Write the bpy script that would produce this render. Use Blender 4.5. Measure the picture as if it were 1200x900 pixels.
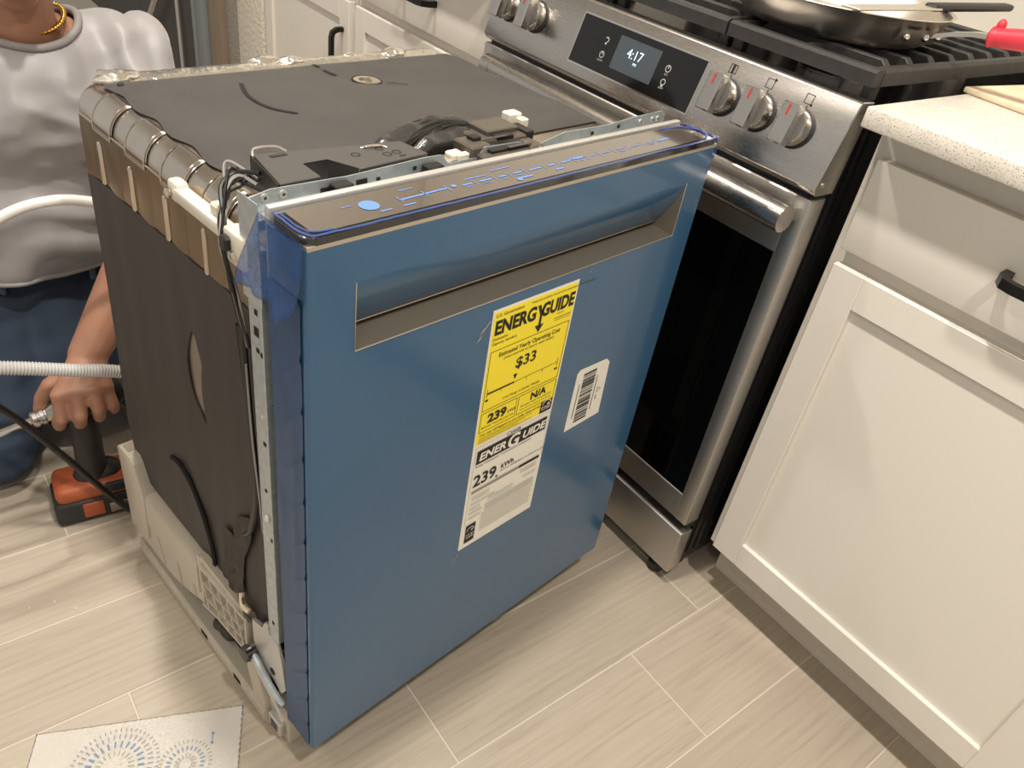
import bpy, bmesh, math, random
from mathutils import Vector, Matrix, noise
random.seed(7)
PI = math.pi
for o in list(bpy.data.objects): bpy.data.objects.remove(o)
S = bpy.context.scene
C = S.collection

# ---------------------------------------------------------------- camera
cam_d = bpy.data.cameras.new('camera'); cam = bpy.data.objects.new('camera', cam_d); C.objects.link(cam)
cam_d.sensor_fit = 'HORIZONTAL'; cam_d.sensor_width = 36.0; cam_d.lens = 919.46/1200*36
cam_d.clip_start = 0.02
_r = Vector((0.59273633, 0.79280289, 0.14187039)); _u = Vector((-0.54189288, 0.26225774, 0.79848168)); _f = Vector((-0.59583198, 0.55016766, -0.58506393))
cm = Matrix.Identity(4)
for i in range(3):
    cm[i][0] = _r[i]; cm[i][1] = _u[i]; cm[i][2] = -_f[i]
cm[0][3], cm[1][3], cm[2][3] = 0.5147, -0.9494, 1.141
cam.matrix_world = cm
S.camera = cam

# ---------------------------------------------------------------- world, lights, exposure
W = bpy.data.worlds.new('world'); S.world = W; W.use_nodes = True
W.node_tree.nodes['Background'].inputs[0].default_value = (1.0, 0.965, 0.92, 1)
W.node_tree.nodes['Background'].inputs[1].default_value = 0.58
S.view_settings.view_transform = 'Standard'; S.view_settings.look = 'None'
S.view_settings.gamma = 1.0; S.view_settings.use_curve_mapping = False
S.view_settings.exposure = 0.0
CEIL = 2.44
CANS = [(-0.10, -0.58), (0.92, -0.58), (-1.15, -0.58), (-0.1, -1.75), (1.0, -1.75), (-1.2, -1.75)]  # first row follows the shadows; second row is unseen, added for fill
CANW = [28, 28, 20, 5, 6, 4]
for (lx, ly), lw in zip(CANS, CANW):
    d = bpy.data.lights.new('recessed_and_fill_lamp', 'AREA'); d.shape = 'DISK'; d.size = 0.11; d.energy = lw
    d.color = (1.0, 0.94, 0.865)
    lo = bpy.data.objects.new('recessed_and_fill_lamp', d); C.objects.link(lo); lo.location = (lx, ly, CEIL-0.012)

# ---------------------------------------------------------------- materials
def lin(c):
    if isinstance(c, str):
        c = [int(c[i:i+2], 16)/255 for i in (0, 2, 4)]
        c = [x/12.92 if x <= .04045 else ((x+.055)/1.055)**2.4 for x in c]
    return tuple(c)+(1,)
MATS = {}
def pm(name, col, rough=.5, metal=0., var=None, bump=None, stretch=(1, 1, 1), coat=0., spec=None, rvar=0., alpha=1., trans=0., emit=None, sheen=0., rand=0., speck=None):
    m = bpy.data.materials.new(name); m.use_nodes = True; MATS[name] = m
    nt = m.node_tree; N = nt.nodes; L = nt.links; b = N['Principled BSDF']
    c = lin(col)
    b.inputs['Base Color'].default_value = c; b.inputs['Roughness'].default_value = rough; b.inputs['Metallic'].default_value = metal
    if coat: b.inputs['Coat Weight'].default_value = coat; b.inputs['Coat Roughness'].default_value = .08
    if spec is not None: b.inputs['Specular IOR Level'].default_value = spec
    if sheen: b.inputs['Sheen Weight'].default_value = sheen
    if alpha < 1: b.inputs['Alpha'].default_value = alpha
    if trans: b.inputs['Transmission Weight'].default_value = trans
    if emit: b.inputs['Emission Color'].default_value = lin(emit[0]); b.inputs['Emission Strength'].default_value = emit[1]
    tc = N.new('ShaderNodeTexCoord'); mp = N.new('ShaderNodeMapping'); mp.inputs['Scale'].default_value = stretch
    L.new(tc.outputs['Object'], mp.inputs[0])
    csock = None
    if var or rand:
        mix = N.new('ShaderNodeMix'); mix.data_type = 'RGBA'; mix.blend_type = 'MULTIPLY'; mix.inputs[0].default_value = 1
        mix.inputs[6].default_value = c
        csock = mix.outputs[2]
        sc, am = var if var else (1, 0)
        n = N.new('ShaderNodeTexNoise'); n.inputs['Scale'].default_value = sc; n.inputs['Detail'].default_value = 6
        L.new(mp.outputs[0], n.inputs['Vector'])
        mr = N.new('ShaderNodeMapRange'); mr.inputs[1].default_value = .3; mr.inputs[2].default_value = .7
        mr.inputs[3].default_value = 1-am; mr.inputs[4].default_value = 1+am
        L.new(n.outputs['Fac'], mr.inputs[0]); v = mr.outputs[0]
        if rand:
            oi = N.new('ShaderNodeObjectInfo'); m2 = N.new('ShaderNodeMapRange'); m2.inputs[3].default_value = 1-rand; m2.inputs[4].default_value = 1+rand
            L.new(oi.outputs['Random'], m2.inputs[0]); mu = N.new('ShaderNodeMath'); mu.operation = 'MULTIPLY'
            L.new(v, mu.inputs[0]); L.new(m2.outputs[0], mu.inputs[1]); v = mu.outputs[0]
        cb = N.new('ShaderNodeCombineColor')
        for i in range(3): L.new(v, cb.inputs[i])
        L.new(cb.outputs[0], mix.inputs[7])
        L.new(csock, b.inputs['Base Color'])
    if speck:                                   # (scale, threshold, colour)
        vo = N.new('ShaderNodeTexVoronoi'); vo.inputs['Scale'].default_value = speck[0]; L.new(tc.outputs['Object'], vo.inputs['Vector'])
        lt = N.new('ShaderNodeMath'); lt.operation = 'LESS_THAN'; lt.inputs[1].default_value = speck[1]; L.new(vo.outputs['Distance'], lt.inputs[0])
        wn = N.new('ShaderNodeTexNoise'); wn.inputs['Scale'].default_value = speck[0]*.6; L.new(tc.outputs['Object'], wn.inputs['Vector'])
        gt = N.new('ShaderNodeMath'); gt.operation = 'GREATER_THAN'; gt.inputs[1].default_value = .5; L.new(wn.outputs['Fac'], gt.inputs[0])
        mu = N.new('ShaderNodeMath'); mu.operation = 'MULTIPLY'; L.new(lt.outputs[0], mu.inputs[0]); L.new(gt.outputs[0], mu.inputs[1])
        mx = N.new('ShaderNodeMix'); mx.data_type = 'RGBA'; L.new(mu.outputs[0], mx.inputs[0])
        if csock: L.new(csock, mx.inputs[6])
        else: mx.inputs[6].default_value = c
        mx.inputs[7].default_value = lin(speck[2]); L.new(mx.outputs[2], b.inputs['Base Color'])
    if bump or rvar:
        sc, st, ds = bump if bump else (80, 0, 0)
        n2 = N.new('ShaderNodeTexNoise'); n2.inputs['Scale'].default_value = sc; n2.inputs['Detail'].default_value = 4
        L.new(mp.outputs[0], n2.inputs['Vector'])
        if bump:
            bp = N.new('ShaderNodeBump'); bp.inputs['Strength'].default_value = st; bp.inputs['Distance'].default_value = ds
            L.new(n2.outputs['Fac'], bp.inputs['Height']); L.new(bp.outputs[0], b.inputs['Normal'])
        if rvar:
            r2 = N.new('ShaderNodeMapRange'); r2.inputs[1].default_value = .3; r2.inputs[2].default_value = .7
            r2.inputs[3].default_value = max(0, rough-rvar); r2.inputs[4].default_value = rough+rvar
            L.new(n2.outputs['Fac'], r2.inputs[0]); L.new(r2.outputs[0], b.inputs['Roughness'])
    return m

def tile_material():
    m = pm('wood_look_tile', 'cbb79d', .42)
    nt = m.node_tree; N = nt.nodes; L = nt.links; b = N['Principled BSDF']
    tc = [n for n in N if n.type == 'TEX_COORD'][0]; oi = N.new('ShaderNodeObjectInfo')
    ad = N.new('ShaderNodeVectorMath'); ad.operation = 'ADD'; L.new(tc.outputs['Object'], ad.inputs[0])
    ml = N.new('ShaderNodeVectorMath'); ml.operation = 'SCALE'; ml.inputs['Scale'].default_value = 1.0
    cv = N.new('ShaderNodeCombineXYZ'); k = N.new('ShaderNodeMath'); k.operation = 'MULTIPLY'; k.inputs[1].default_value = 37.0; L.new(oi.outputs['Random'], k.inputs[0])
    for i in range(3): L.new(k.outputs[0], cv.inputs[i])
    L.new(cv.outputs[0], ad.inputs[1])
    mp = N.new('ShaderNodeMapping'); mp.inputs['Scale'].default_value = (46, 2.2, 1); L.new(ad.outputs[0], mp.inputs[0])
    n = N.new('ShaderNodeTexNoise'); n.inputs['Scale'].default_value = 2.4; n.inputs['Detail'].default_value = 8; n.inputs['Roughness'].default_value = .62; n.inputs['Distortion'].default_value = .9
    L.new(mp.outputs[0], n.inputs['Vector'])
    mp2 = N.new('ShaderNodeMapping'); mp2.inputs['Scale'].default_value = (14, 2.6, 1); L.new(ad.outputs[0], mp2.inputs[0])
    n2 = N.new('ShaderNodeTexNoise'); n2.inputs['Scale'].default_value = 1.6; n2.inputs['Detail'].default_value = 3; L.new(mp2.outputs[0], n2.inputs['Vector'])
    wv = N.new('ShaderNodeTexWave'); wv.inputs['Scale'].default_value = 5.0; wv.inputs['Distortion'].default_value = 7.0; wv.inputs['Detail'].default_value = 2; wv.inputs['Detail Scale'].default_value = .7
    mp3 = N.new('ShaderNodeMapping'); mp3.inputs['Scale'].default_value = (4.5, .55, 1); L.new(ad.outputs[0], mp3.inputs[0]); L.new(mp3.outputs[0], wv.inputs['Vector'])
    a1 = N.new('ShaderNodeMath'); a1.operation = 'MULTIPLY_ADD'; a1.inputs[1].default_value = .45; L.new(n2.outputs['Fac'], a1.inputs[0]); L.new(n.outputs['Fac'], a1.inputs[2])
    a2 = N.new('ShaderNodeMath'); a2.operation = 'MULTIPLY_ADD'; a2.inputs[1].default_value = .11; L.new(wv.outputs['Fac'], a2.inputs[0]); L.new(a1.outputs[0], a2.inputs[2])
    cr = N.new('ShaderNodeValToRGB'); e = cr.color_ramp.elements
    e[0].position = .46; e[0].color = lin('9d917f'); e[1].position = 1.0; e[1].color = lin('b4a897')
    x = e.new(.72); x.color = lin('aca08e')
    L.new(a2.outputs[0], cr.inputs[0])
    hs = N.new('ShaderNodeHueSaturation'); mr = N.new('ShaderNodeMapRange'); mr.inputs[3].default_value = .94; mr.inputs[4].default_value = 1.05
    L.new(oi.outputs['Random'], mr.inputs[0]); L.new(mr.outputs[0], hs.inputs['Value']); L.new(cr.outputs[0], hs.inputs['Color']); L.new(hs.outputs[0], b.inputs['Base Color'])
    bp = N.new('ShaderNodeBump'); bp.inputs['Strength'].default_value = .15; bp.inputs['Distance'].default_value = .0015
    L.new(a2.outputs[0], bp.inputs['Height']); L.new(bp.outputs[0], b.inputs['Normal'])
tile_material()

pm('grout', 'c9bfae', .9, bump=(300, .4, .002))
pm('cabinet_paint', 'ddd6ca', .38, bump=(40, .05, .001))
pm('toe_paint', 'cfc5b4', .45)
pm('quartz', 'd5cdc0', .25, speck=(600, .34, '7b736a'), var=(60, .05))
pm('black_metal', '151413', .38, metal=.3)
pm('stainless', 'b9b4ae', .27, metal=1., var=(30, .05), stretch=(1, 40, 40), rvar=.05)
pm('stainless_dark', 'b9b5b0', .4, metal=1., rvar=.04, stretch=(1, 30, 30))
pm('chrome', 'd2ccc2', .12, metal=1.)
pm('pan_steel', 'd6cfc4', .36, metal=1.)
pm('pan_inside', '8a8378', .3, metal=1., var=(15, .3))
pm('oven_glass', '050505', .06, spec=.35)
pm('black_enamel', '0c0c0c', .16, speck=(160, .12, '4a4540'))
pm('cast_iron', '2a2826', .55, bump=(400, .5, .001), var=(60, .2))
pm('range_side', '121212', .35)
pm('panel_glass', '0f0e0d', .07, spec=.5)
pm('screen', '3a4043', .15, emit=('4a5054', .22))
pm('digit_glow', 'cfe8ff', .4, emit=('bfe4ff', .9))
pm('icon_print', 'b9b5ae', .5)
pm('dark_print', '1a1816', .5)
pm('red_mark', 'b2281c', .4)
pm('red_silicone', 'c8303f', .45)
pm('black_rubber', '1b1918', .5)
pm('pale_wood', 'd8c6a8', .5, var=(12, .12), stretch=(1, 12, 1))
# dishwasher
pm('blue_film', '355b7b', .2, coat=.2, bump=(5, .05, .004), var=(3, .03))
pm('blue_film_side', '2b496e', .36, spec=.3, bump=(18, .2, .003), var=(20, .12))
pm('clear_blue_film', '2f5790', .14, alpha=.6, bump=(30, .4, .003))
pm('film_edge', '3b5490', .15, coat=.5, alpha=.8)
pm('pocket_steel', '9a9081', .34, metal=.6)
pm('trim_steel', 'cbbfae', .3, metal=.8)
pm('console_glass', '4a423c', .05, coat=1., spec=.7)
pm('console_edge', '17171c', .1, coat=1.)
pm('icon_blue', '5c80b8', .4)
pm('galvanised', 'b4bcbf', .34, metal=.65, var=(90, .12), rvar=.08)
pm('pale_metal', 'c9c6bf', .35, metal=.6)
pm('tub_steel', 'c8beb1', .22, metal=1., bump=(25, .12, .002), var=(20, .08))
pm('tub_bronze', '85765f', .26, metal=1., bump=(12, .2, .004), var=(10, .15))
pm('rib_steel', 'c9beb0', .16, metal=1.)
pm('crinkle_film', 'd8d2c8', .12, metal=.85, bump=(60, .6, .004))
pm('mat_top', '5f5a56', .6, var=(9, .12), bump=(14, .35, .004), sheen=.15)
pm('mat_side', '3a332f', .62, var=(5, .1), bump=(5, .3, .006), stretch=(1, 3, .25))
pm('recess_shade', '080706', .8)  # near-black standing in for the shade in cuts, holes and recesses
pm('steel_patch', '9a8f83', .35, metal=.7, var=(12, .2))
pm('black_plastic', '181716', .42, bump=(300, .1, .0005))
pm('grey_plastic', '45423f', .45)
pm('brown_plastic', '4e463e', .4)
pm('wrap_plastic', '33312f', .25, bump=(50, .7, .004))
pm('wire_black', '191716', .4)
pm('wire_grey', '8b8680', .4)
pm('cream_plastic', 'bcb2a1', .42, var=(6, .05))
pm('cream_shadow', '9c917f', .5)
pm('white_plastic', 'd3cbb9', .4)
pm('tape_grey', '57514c', .45, bump=(45, .7, .004))
pm('label_yellow', 'f4dd2e', .5)
pm('label_white', 'e4dfd2', .5)
pm('ink', '15130f', .6)
pm('ink_grey', '8f8b82', .6)
pm('print_fine', '9b978c', .6)
pm('print_fine_yellow', '8c8028', .6)
# person and tools
pm('skin', '9c7059', .5, var=(14, .12), bump=(160, .12, .001))
pm('shirt', '94908f', .45, var=(6, .06), bump=(500, .15, .001), sheen=.3)
pm('shirt_trim', '827d7b', .7)
pm('denim', '273445', .85, var=(5, .3), bump=(350, .4, .001))
pm('denim_seam', '4a5a6c', .85)
pm('hair', '15100d', .6, bump=(120, .6, .004), stretch=(1, 1, .2))
pm('gold', 'd0a24a', .22, metal=1.)
pm('lip', '8a4f42', .5)
pm('eye_white', 'd8d2c8', .3)
pm('eye_dark', '1c120c', .2)
pm('shoe_black', '1b1a1a', .6)
pm('tool_orange', 'a5512d', .45, var=(30, .12))
pm('tool_black', '262423', .55)
pm('tool_grey', '4c4946', .5)
pm('hose_grey', 'b6b4b0', .45)
pm('hose_white', 'dcd8d0', .4)
pm('cord_black', '100f0f', .35)
pm('paper', 'f3eee5', .85, bump=(260, .6, .002))
pm('towel_blue', '6f8cab', .8)
pm('towel_grey', '8f8f9c', .8)
pm('towel_green', '9aa08c', .8)
# setting
pm('plaster', 'dbd3c2', .85, bump=(70, .9, .006))
pm('plaster_edge', '9d9488', .95, bump=(120, 1., .006), speck=(150, .25, '6e675f'))
pm('stud_wood', '8f7d69', .8, var=(5, .15), stretch=(14, 14, 1))
pm('blue_grey_metal', '858a8a', .5)
pm('dark_panel', '45403d', .6, var=(4, .15), stretch=(6, 6, 1))
pm('ceiling_paint', 'd9d4c8', .9)
pm('wall_paint', 'cfc7b6', .8)
pm('backsplash_tile', 'd9d2c4', .25)
pm('lamp_white', 'f2efe8', .5)
pm('lamp_glow', 'fff0dc', .5, emit=('ffe9cf', 12))

# ---------------------------------------------------------------- mesh helpers
class MB:
    def __init__(s): s.bm = bmesh.new()
    def add(s, vs, fs):
        v = [s.bm.verts.new(p) for p in vs]
        out = []
        for f in fs:
            try: out.append(s.bm.faces.new([v[i] for i in f]))
            except ValueError: pass
        return v
    def box(s, lo, hi, bev=0, seg=2, rot=None):
        x0, y0, z0 = [min(a, b) for a, b in zip(lo, hi)]; x1, y1, z1 = [max(a, b) for a, b in zip(lo, hi)]
        vs = [(x0,y0,z0),(x1,y0,z0),(x1,y1,z0),(x0,y1,z0),(x0,y0,z1),(x1,y0,z1),(x1,y1,z1),(x0,y1,z1)]
        if rot is not None:
            c = Vector(((x0+x1)/2, (y0+y1)/2, (z0+z1)/2)); vs = [tuple(c + rot @ (Vector(p)-c)) for p in vs]
        v = s.add(vs, [(3,2,1,0),(4,5,6,7),(0,1,5,4),(1,2,6,5),(2,3,7,6),(3,0,4,7)])
        if bev:
            es = list({e for q in v for e in q.link_edges})
            bmesh.ops.bevel(s.bm, geom=es, offset=bev, segments=seg, affect='EDGES', profile=.5)
        return s
    def prism(s, poly, f0, f1, bev=0, seg=1):
        """poly: 2-D points; f0/f1 map a 2-D point to 3-D at each end"""
        n = len(poly)
        v = s.add([f0(*p) for p in poly]+[f1(*p) for p in poly], [tuple(range(n-1, -1, -1)), tuple(range(n, 2*n))]+[(i, (i+1) % n, n+(i+1) % n, n+i) for i in range(n)])
        if bev:
            es = list({e for q in v for e in q.link_edges})
            bmesh.ops.bevel(s.bm, geom=es, offset=bev, segments=seg, affect='EDGES', profile=.5)
        return s
    def quad(s, *p):
        s.add(p, [tuple(range(len(p)))]); return s
    def tube(s, pts, r, n=8, closed=False):
        pts = [Vector(p) for p in pts]; m = len(pts); rr = r if isinstance(r, (list, tuple)) else [r]*m
        t0 = (pts[1]-pts[0]).normalized(); up = Vector((0, 0, 1)) if abs(t0.z) < .9 else Vector((1, 0, 0))
        nx = t0.cross(up).normalized(); vs = []
        for i, p in enumerate(pts):
            t = (pts[min(i+1, m-1)]-pts[max(i-1, 0)]).normalized()
            if closed: t = (pts[(i+1) % m]-pts[i-1]).normalized()
            nx = (nx - t*nx.dot(t)).normalized(); ny = t.cross(nx)
            for k in range(n):
                a = 2*PI*k/n; vs.append(p+(nx*math.cos(a)+ny*math.sin(a))*rr[i])
        fs = []
        for i in range(m if closed else m-1):
            j = (i+1) % m
            for k in range(n): fs.append((i*n+k, i*n+(k+1) % n, j*n+(k+1) % n, j*n+k))
        if not closed: fs += [tuple(range(n-1, -1, -1)), tuple((m-1)*n+k for k in range(n))]
        s.add(vs, fs); return s
    def cyl(s, p0, p1, r0, r1=None, n=16):
        return s.tube([p0, p1], [r0, r0 if r1 is None else r1], n)
    def lathe(s, prof, o=(0, 0, 0), ax=(0, 0, 1), n=32, caps=True):
        ax = Vector(ax).normalized(); q = ax.to_track_quat('Z', 'Y').to_matrix(); o = Vector(o); vs = []
        for r, h in prof:
            for k in range(n):
                a = 2*PI*k/n; vs.append(o+q @ Vector((r*math.cos(a), r*math.sin(a), h)))
        fs = [(i*n+k, i*n+(k+1) % n, (i+1)*n+(k+1) % n, (i+1)*n+k) for i in range(len(prof)-1) for k in range(n)]
        if caps: fs += [tuple(range(n-1, -1, -1)), tuple((len(prof)-1)*n+k for k in range(n))]
        s.add(vs, fs); return s
    def ell(s, c, r, rot=None, u=16, w=10):
        c = Vector(c); vs = []; r = (r, r, r) if not isinstance(r, (tuple, list)) else r
        for j in range(1, w):
            t = PI*j/w
            for i in range(u):
                a = 2*PI*i/u; p = Vector((r[0]*math.sin(t)*math.cos(a), r[1]*math.sin(t)*math.sin(a), r[2]*math.cos(t)))
                vs.append(c+(rot @ p if rot else p))
        for z in (1, -1):
            p = Vector((0, 0, r[2]*z)); vs.append(c+(rot @ p if rot else p))
        fs = [(j*u+i, (j+1)*u+i, (j+1)*u+(i+1) % u, j*u+(i+1) % u) for j in range(w-2) for i in range(u)]
        T = len(vs)-2; fs += [(T, i, (i+1) % u) for i in range(u)]+[(T+1, (w-2)*u+(i+1) % u, (w-2)*u+i) for i in range(u)]
        s.add(vs, fs); return s
    def capsule(s, p0, p1, r0, r1, n=14):
        p0 = Vector(p0); p1 = Vector(p1); d = (p1-p0); Ln = d.length; t = d/Ln if Ln > 1e-6 else Vector((0, 0, 1))
        pts = []; rr = []
        for k in range(5):
            a = PI/2*(1-k/5); pts.append(p0-t*r0*math.sin(a)); rr.append(max(.0004, r0*math.cos(a)))
        pts.append(p0); rr.append(r0); pts.append(p1); rr.append(r1)
        for k in range(1, 6):
            a = PI/2*k/5; pts.append(p1+t*r1*math.sin(a)); rr.append(max(.0004, r1*math.cos(a)))
        return s.tube(pts, rr, n)
    def grid(s, f, nu, nv, thick=None):
        vs = [f(i/nu, j/nv) for j in range(nv+1) for i in range(nu+1)]; w = nu+1
        fs = [(j*w+i, j*w+i+1, (j+1)*w+i+1, (j+1)*w+i) for j in range(nv) for i in range(nu)]
        s.add(vs, fs)
        if thick: bmesh.ops.solidify(s.bm, geom=s.bm.faces[:], thickness=thick)
        return s
    def ring(s, c, r, w, z, n=32, ex=(1, 0, 0), ey=(0, 1, 0), a0=0, a1=2*PI):
        c = Vector(c); ex = Vector(ex); ey = Vector(ey); vs = []
        for k in range(n+1):
            a = a0+(a1-a0)*k/n; d = ex*math.cos(a)+ey*math.sin(a); vs += [c+d*(r-w/2), c+d*(r+w/2)]
        s.add(vs, [(2*k, 2*k+1, 2*k+3, 2*k+2) for k in range(n)]); return s
    def build(s, name, mat, parent=None, world=False, sharp=35, loc=None, recalc=True):
        bm = s.bm
        if recalc: bmesh.ops.recalc_face_normals(bm, faces=bm.faces[:])
        if world and parent is not None: bmesh.ops.translate(bm, verts=bm.verts[:], vec=-Vector(parent.location))
        if loc is not None: bmesh.ops.translate(bm, verts=bm.verts[:], vec=-Vector(loc))
        for e in bm.edges:
            if len(e.link_faces) == 2: e.smooth = e.calc_face_angle(0) < math.radians(sharp)
        for f in bm.faces: f.smooth = True
        me = bpy.data.meshes.new(name); bm.to_mesh(me); bm.free()
        me.materials.append(MATS[mat])
        o = bpy.data.objects.new(name, me); C.objects.link(o)
        if parent is not None: o.parent = parent
        if loc is not None: o.location = loc
        return o
def thing(name, label, cat, loc=(0, 0, 0), rotz=0, group=None):
    o = bpy.data.objects.new(name, None); C.objects.link(o); o.empty_display_size = .05
    o.location = loc; o.rotation_euler = (0, 0, rotz); o['label'] = label; o['category'] = cat
    if group: o['group'] = group
    return o
def tag(o, label, cat, group=None):
    o['label'] = label; o['category'] = cat
    if group: o['group'] = group
    return o
def struct(o): o['kind'] = 'structure'; return o
def bez(pts, n=10):
    """Catmull-Rom through pts"""
    P = [Vector(p) for p in pts]; P = [P[0]*2-P[1]]+P+[P[-1]*2-P[-2]]; out = []
    for i in range(1, len(P)-2):
        for k in range(n):
            t = k/n; a, b, c, d = P[i-1:i+3]
            out.append(.5*((2*b)+(c-a)*t+(2*a-5*b+4*c-d)*t*t+(3*b-a-3*c+d)*t**3))
    out.append(P[-2]); return out
def text_into(mb, s, size, o, ex, ey, bold=0., align='LEFT', sx=1., shear=0.):
    cu = bpy.data.curves.new('t', 'FONT'); cu.body = s; cu.size = size; cu.offset = bold; cu.align_x = align; cu.resolution_u = 3; cu.shear = shear
    ob = bpy.data.objects.new('t', cu); C.objects.link(ob); bpy.context.view_layer.update()
    me = bpy.data.meshes.new_from_object(ob.evaluated_get(bpy.context.evaluated_depsgraph_get()))
    o = Vector(o); ex = Vector(ex); ey = Vector(ey)
    mb.add([o+ex*v.co.x*sx+ey*v.co.y for v in me.vertices], [tuple(p.vertices) for p in me.polygons])
    bpy.data.objects.remove(ob); bpy.data.curves.remove(cu); bpy.data.meshes.remove(me)

# ---------------------------------------------------------------- setting
def setting():
    fl = struct(MB().box((-8, -2.8, -.05), (2.2, .72, -.0010)).build('floor', 'grout'))
    tw, tl, g = .1785, .540, .0030
    mb = MB(); mb.box((-tw/2+g/2, -tl/2+g/2, -.012), (tw/2-g/2, tl/2-g/2, 0), .0007, 1)
    first = mb.build('floor_tile', 'wood_look_tile', fl); used = False
    x0 = -.0995                                              # joint of row 0 starts here
    for i in range(-17, 8):
        xa = x0+i*tw; off = .021 - i*.18
        j0 = math.floor((-1.9-off)/tl)
        for j in range(j0, j0+6):
            cy = off+(j+.5)*tl
            if cy-tl/2 > .7: continue
            o = first if not used else first.copy()
            if used: C.objects.link(o); o.parent = fl
            used = True
            o.location = (xa+tw/2, cy, random.uniform(-.0003, .0003))
    struct(MB().box((-1.95, .68, 0), (2.2, .74, CEIL)).build('wall_back', 'backsplash_tile'))
    struct(MB().box((-3.4, -2.8, CEIL), (2.2, .74, CEIL+.05)).build('ceiling', 'ceiling_paint'))
    # doorway end of the kitchen: plaster pier, rough edge, stud, metal frame and a dark panel
    struct(MB().box((-2.17, .055, 0), (-1.965, .74, CEIL), .004).build('wall_left', 'plaster'))
    struct(MB().box((-2.29, .060, 0), (-2.171, .30, CEIL), .003).build('trim_1', 'plaster_edge'))
    struct(MB().box((-2.425, .048, 0), (-2.292, .20, CEIL), .003).build('trim_2', 'stud_wood'))
    mb = MB(); mb.box((-2.63, .056, 0), (-2.47, .16, CEIL), .003); mb.box((-2.5, .046, 0), (-2.485, .06, CEIL)); mb.box((-2.60, .05, 0), (-2.59, .06, CEIL))
    struct(mb.build('trim_3', 'blue_grey_metal'))
    d = struct(MB().box((-8, .12, 0), (-2.64, .18, CEIL)).build('wall_end', 'dark_panel'))
    MB().box((-2.74, .105, 0), (-2.71, .12, CEIL)).build('upright', 'dark_panel', d)
    tag(MB().tube([(-2.95, .106, .0), (-2.95, .106, 1.3)], .008, 8).build('metal_rod', 'pale_metal'), 'thin upright pale rod against the dark grey panel by the doorway', 'rod')
    tag(MB().tube([(-3.48, .078, .012), (-2.78, .078, .61)], .014, 8).build('leaning_pole', 'pale_metal'), 'grey pole leaning at a slant against the dark grey panel', 'pole')
    for k, (lx, ly) in enumerate(CANS):  # fittings for both rows, the unseen fill row included
        t = thing('recessed_and_fill_light', 'round recessed ceiling light above the kitchen floor, second row added for fill', 'light', (lx, ly, CEIL), group='recessed ceiling lights')
        MB().lathe([(.062, -.004), (.085, -.004), (.088, 0), (.062, 0)], n=24, caps=False).build('trim_ring', 'lamp_white', t)
        MB().lathe([(.062, -.003), (.062, -.002)], n=24).build('lens', 'lamp_glow', t)
setting()
# ---------------------------------------------------------------- cabinets
YF = .054            # door and drawer front plane
def pull(parent, p0, p1, out=.032, world=True):
    """square arched bar pull between two mounts"""
    p0 = Vector(p0); p1 = Vector(p1); d = (p1-p0).normalized(); y = Vector((0, -1, 0)); side = d.cross(y)
    mb = MB()
    path = [p0, p0+y*out*.55+d*.001, p0+y*out*.9+d*.008, p0+y*out+d*.02, p1+y*out-d*.02, p1+y*out*.9-d*.008, p1+y*out*.55-d*.001, p1]
    w = .0062; vs = []
    for i, p in enumerate(path):
        t = (path[min(i+1, 7)]-path[max(i-1, 0)]).normalized(); nn = t.cross(side)
        h = .0055
        for sx, sy in ((-1, -1), (1, -1), (1, 1), (-1, 1)): vs.append(p+side*w*sx+nn*h*sy)
    fs = [(i*4+k, i*4+(k+1) % 4, i*4+4+(k+1) % 4, i*4+4+k) for i in range(7) for k in range(4)]+[(3, 2, 1, 0), (28, 29, 30, 31)]
    mb.add(vs, fs)
    return mb
def slab(lo, hi): return MB().box(lo, hi, .0022, 2)
def shaker(parent, x0, x1, z0, z1, rail=.05, pullpos=None):
    """door with four rails and a recessed panel"""
    y0, y1 = YF, YF+.02
    d = MB(); d.box((x0+rail-.006, y0+.0075, z0+rail-.006), (x1-rail+.006, y1, z1-rail+.006)); o = d.build('door', 'cabinet_paint', parent, True)
    def part(nm, lo, hi):
        MB().box(lo, hi, .0012, 1).build(nm, 'cabinet_paint', o, False)
    L = Vector(parent.location)
    sub = lambda a: tuple(Vector(a)-L)
    part('stile', sub((x0, y0, z0)), sub((x0+rail, y1, z1))); part('stile', sub((x1-rail, y0, z0)), sub((x1, y1, z1)))
    part('rail', sub((x0+rail, y0, z0)), sub((x1-rail, y1, z0+rail))); part('rail', sub((x0+rail, y0, z1-rail)), sub((x1-rail, y1, z1)))
    if pullpos:
        mb = pull(None, *pullpos); bmesh.ops.translate(mb.bm, verts=mb.bm.verts[:], vec=-L); mb.build('pull', 'black_metal', o)
    return o
def base_cabinet(label, x0, x1, drawer=True, pulls='drawer'):
    t = thing('base_cabinet', label, 'cabinet', ((x0+x1)/2, .37, 0))
    b = MB()
    yf = YF+.0205
    b.box((x0, yf, .105), (x1, .66, .8865), .001, 1)
    b.build('body', 'cabinet_paint', t, True)
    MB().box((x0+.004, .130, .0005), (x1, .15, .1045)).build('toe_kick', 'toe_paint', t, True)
    gx0, gx1 = x0+.018, x1-.012
    if drawer:
        dr = slab((gx0, YF, .7215), (gx1, YF+.02, .8485)).build('drawer', 'cabinet_paint', t, True)
        mb = pull(None, ((gx0+gx1)/2-.064, YF, .786), ((gx0+gx1)/2+.064, YF, .786)); bmesh.ops.translate(mb.bm, verts=mb.bm.verts[:], vec=-Vector(t.location)); mb.build('pull', 'black_metal', dr)
        shaker(t, gx0, gx1, .117, .6995)
    else:
        shaker(t, gx0, gx1, .117, .6995, pullpos=((gx1-.03, YF, .50), (gx1-.03, YF, .628)))
        slab((gx0, YF, .7215), (gx1, YF+.02, .8485)).build('drawer', 'cabinet_paint', t, True)
    return t
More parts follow.
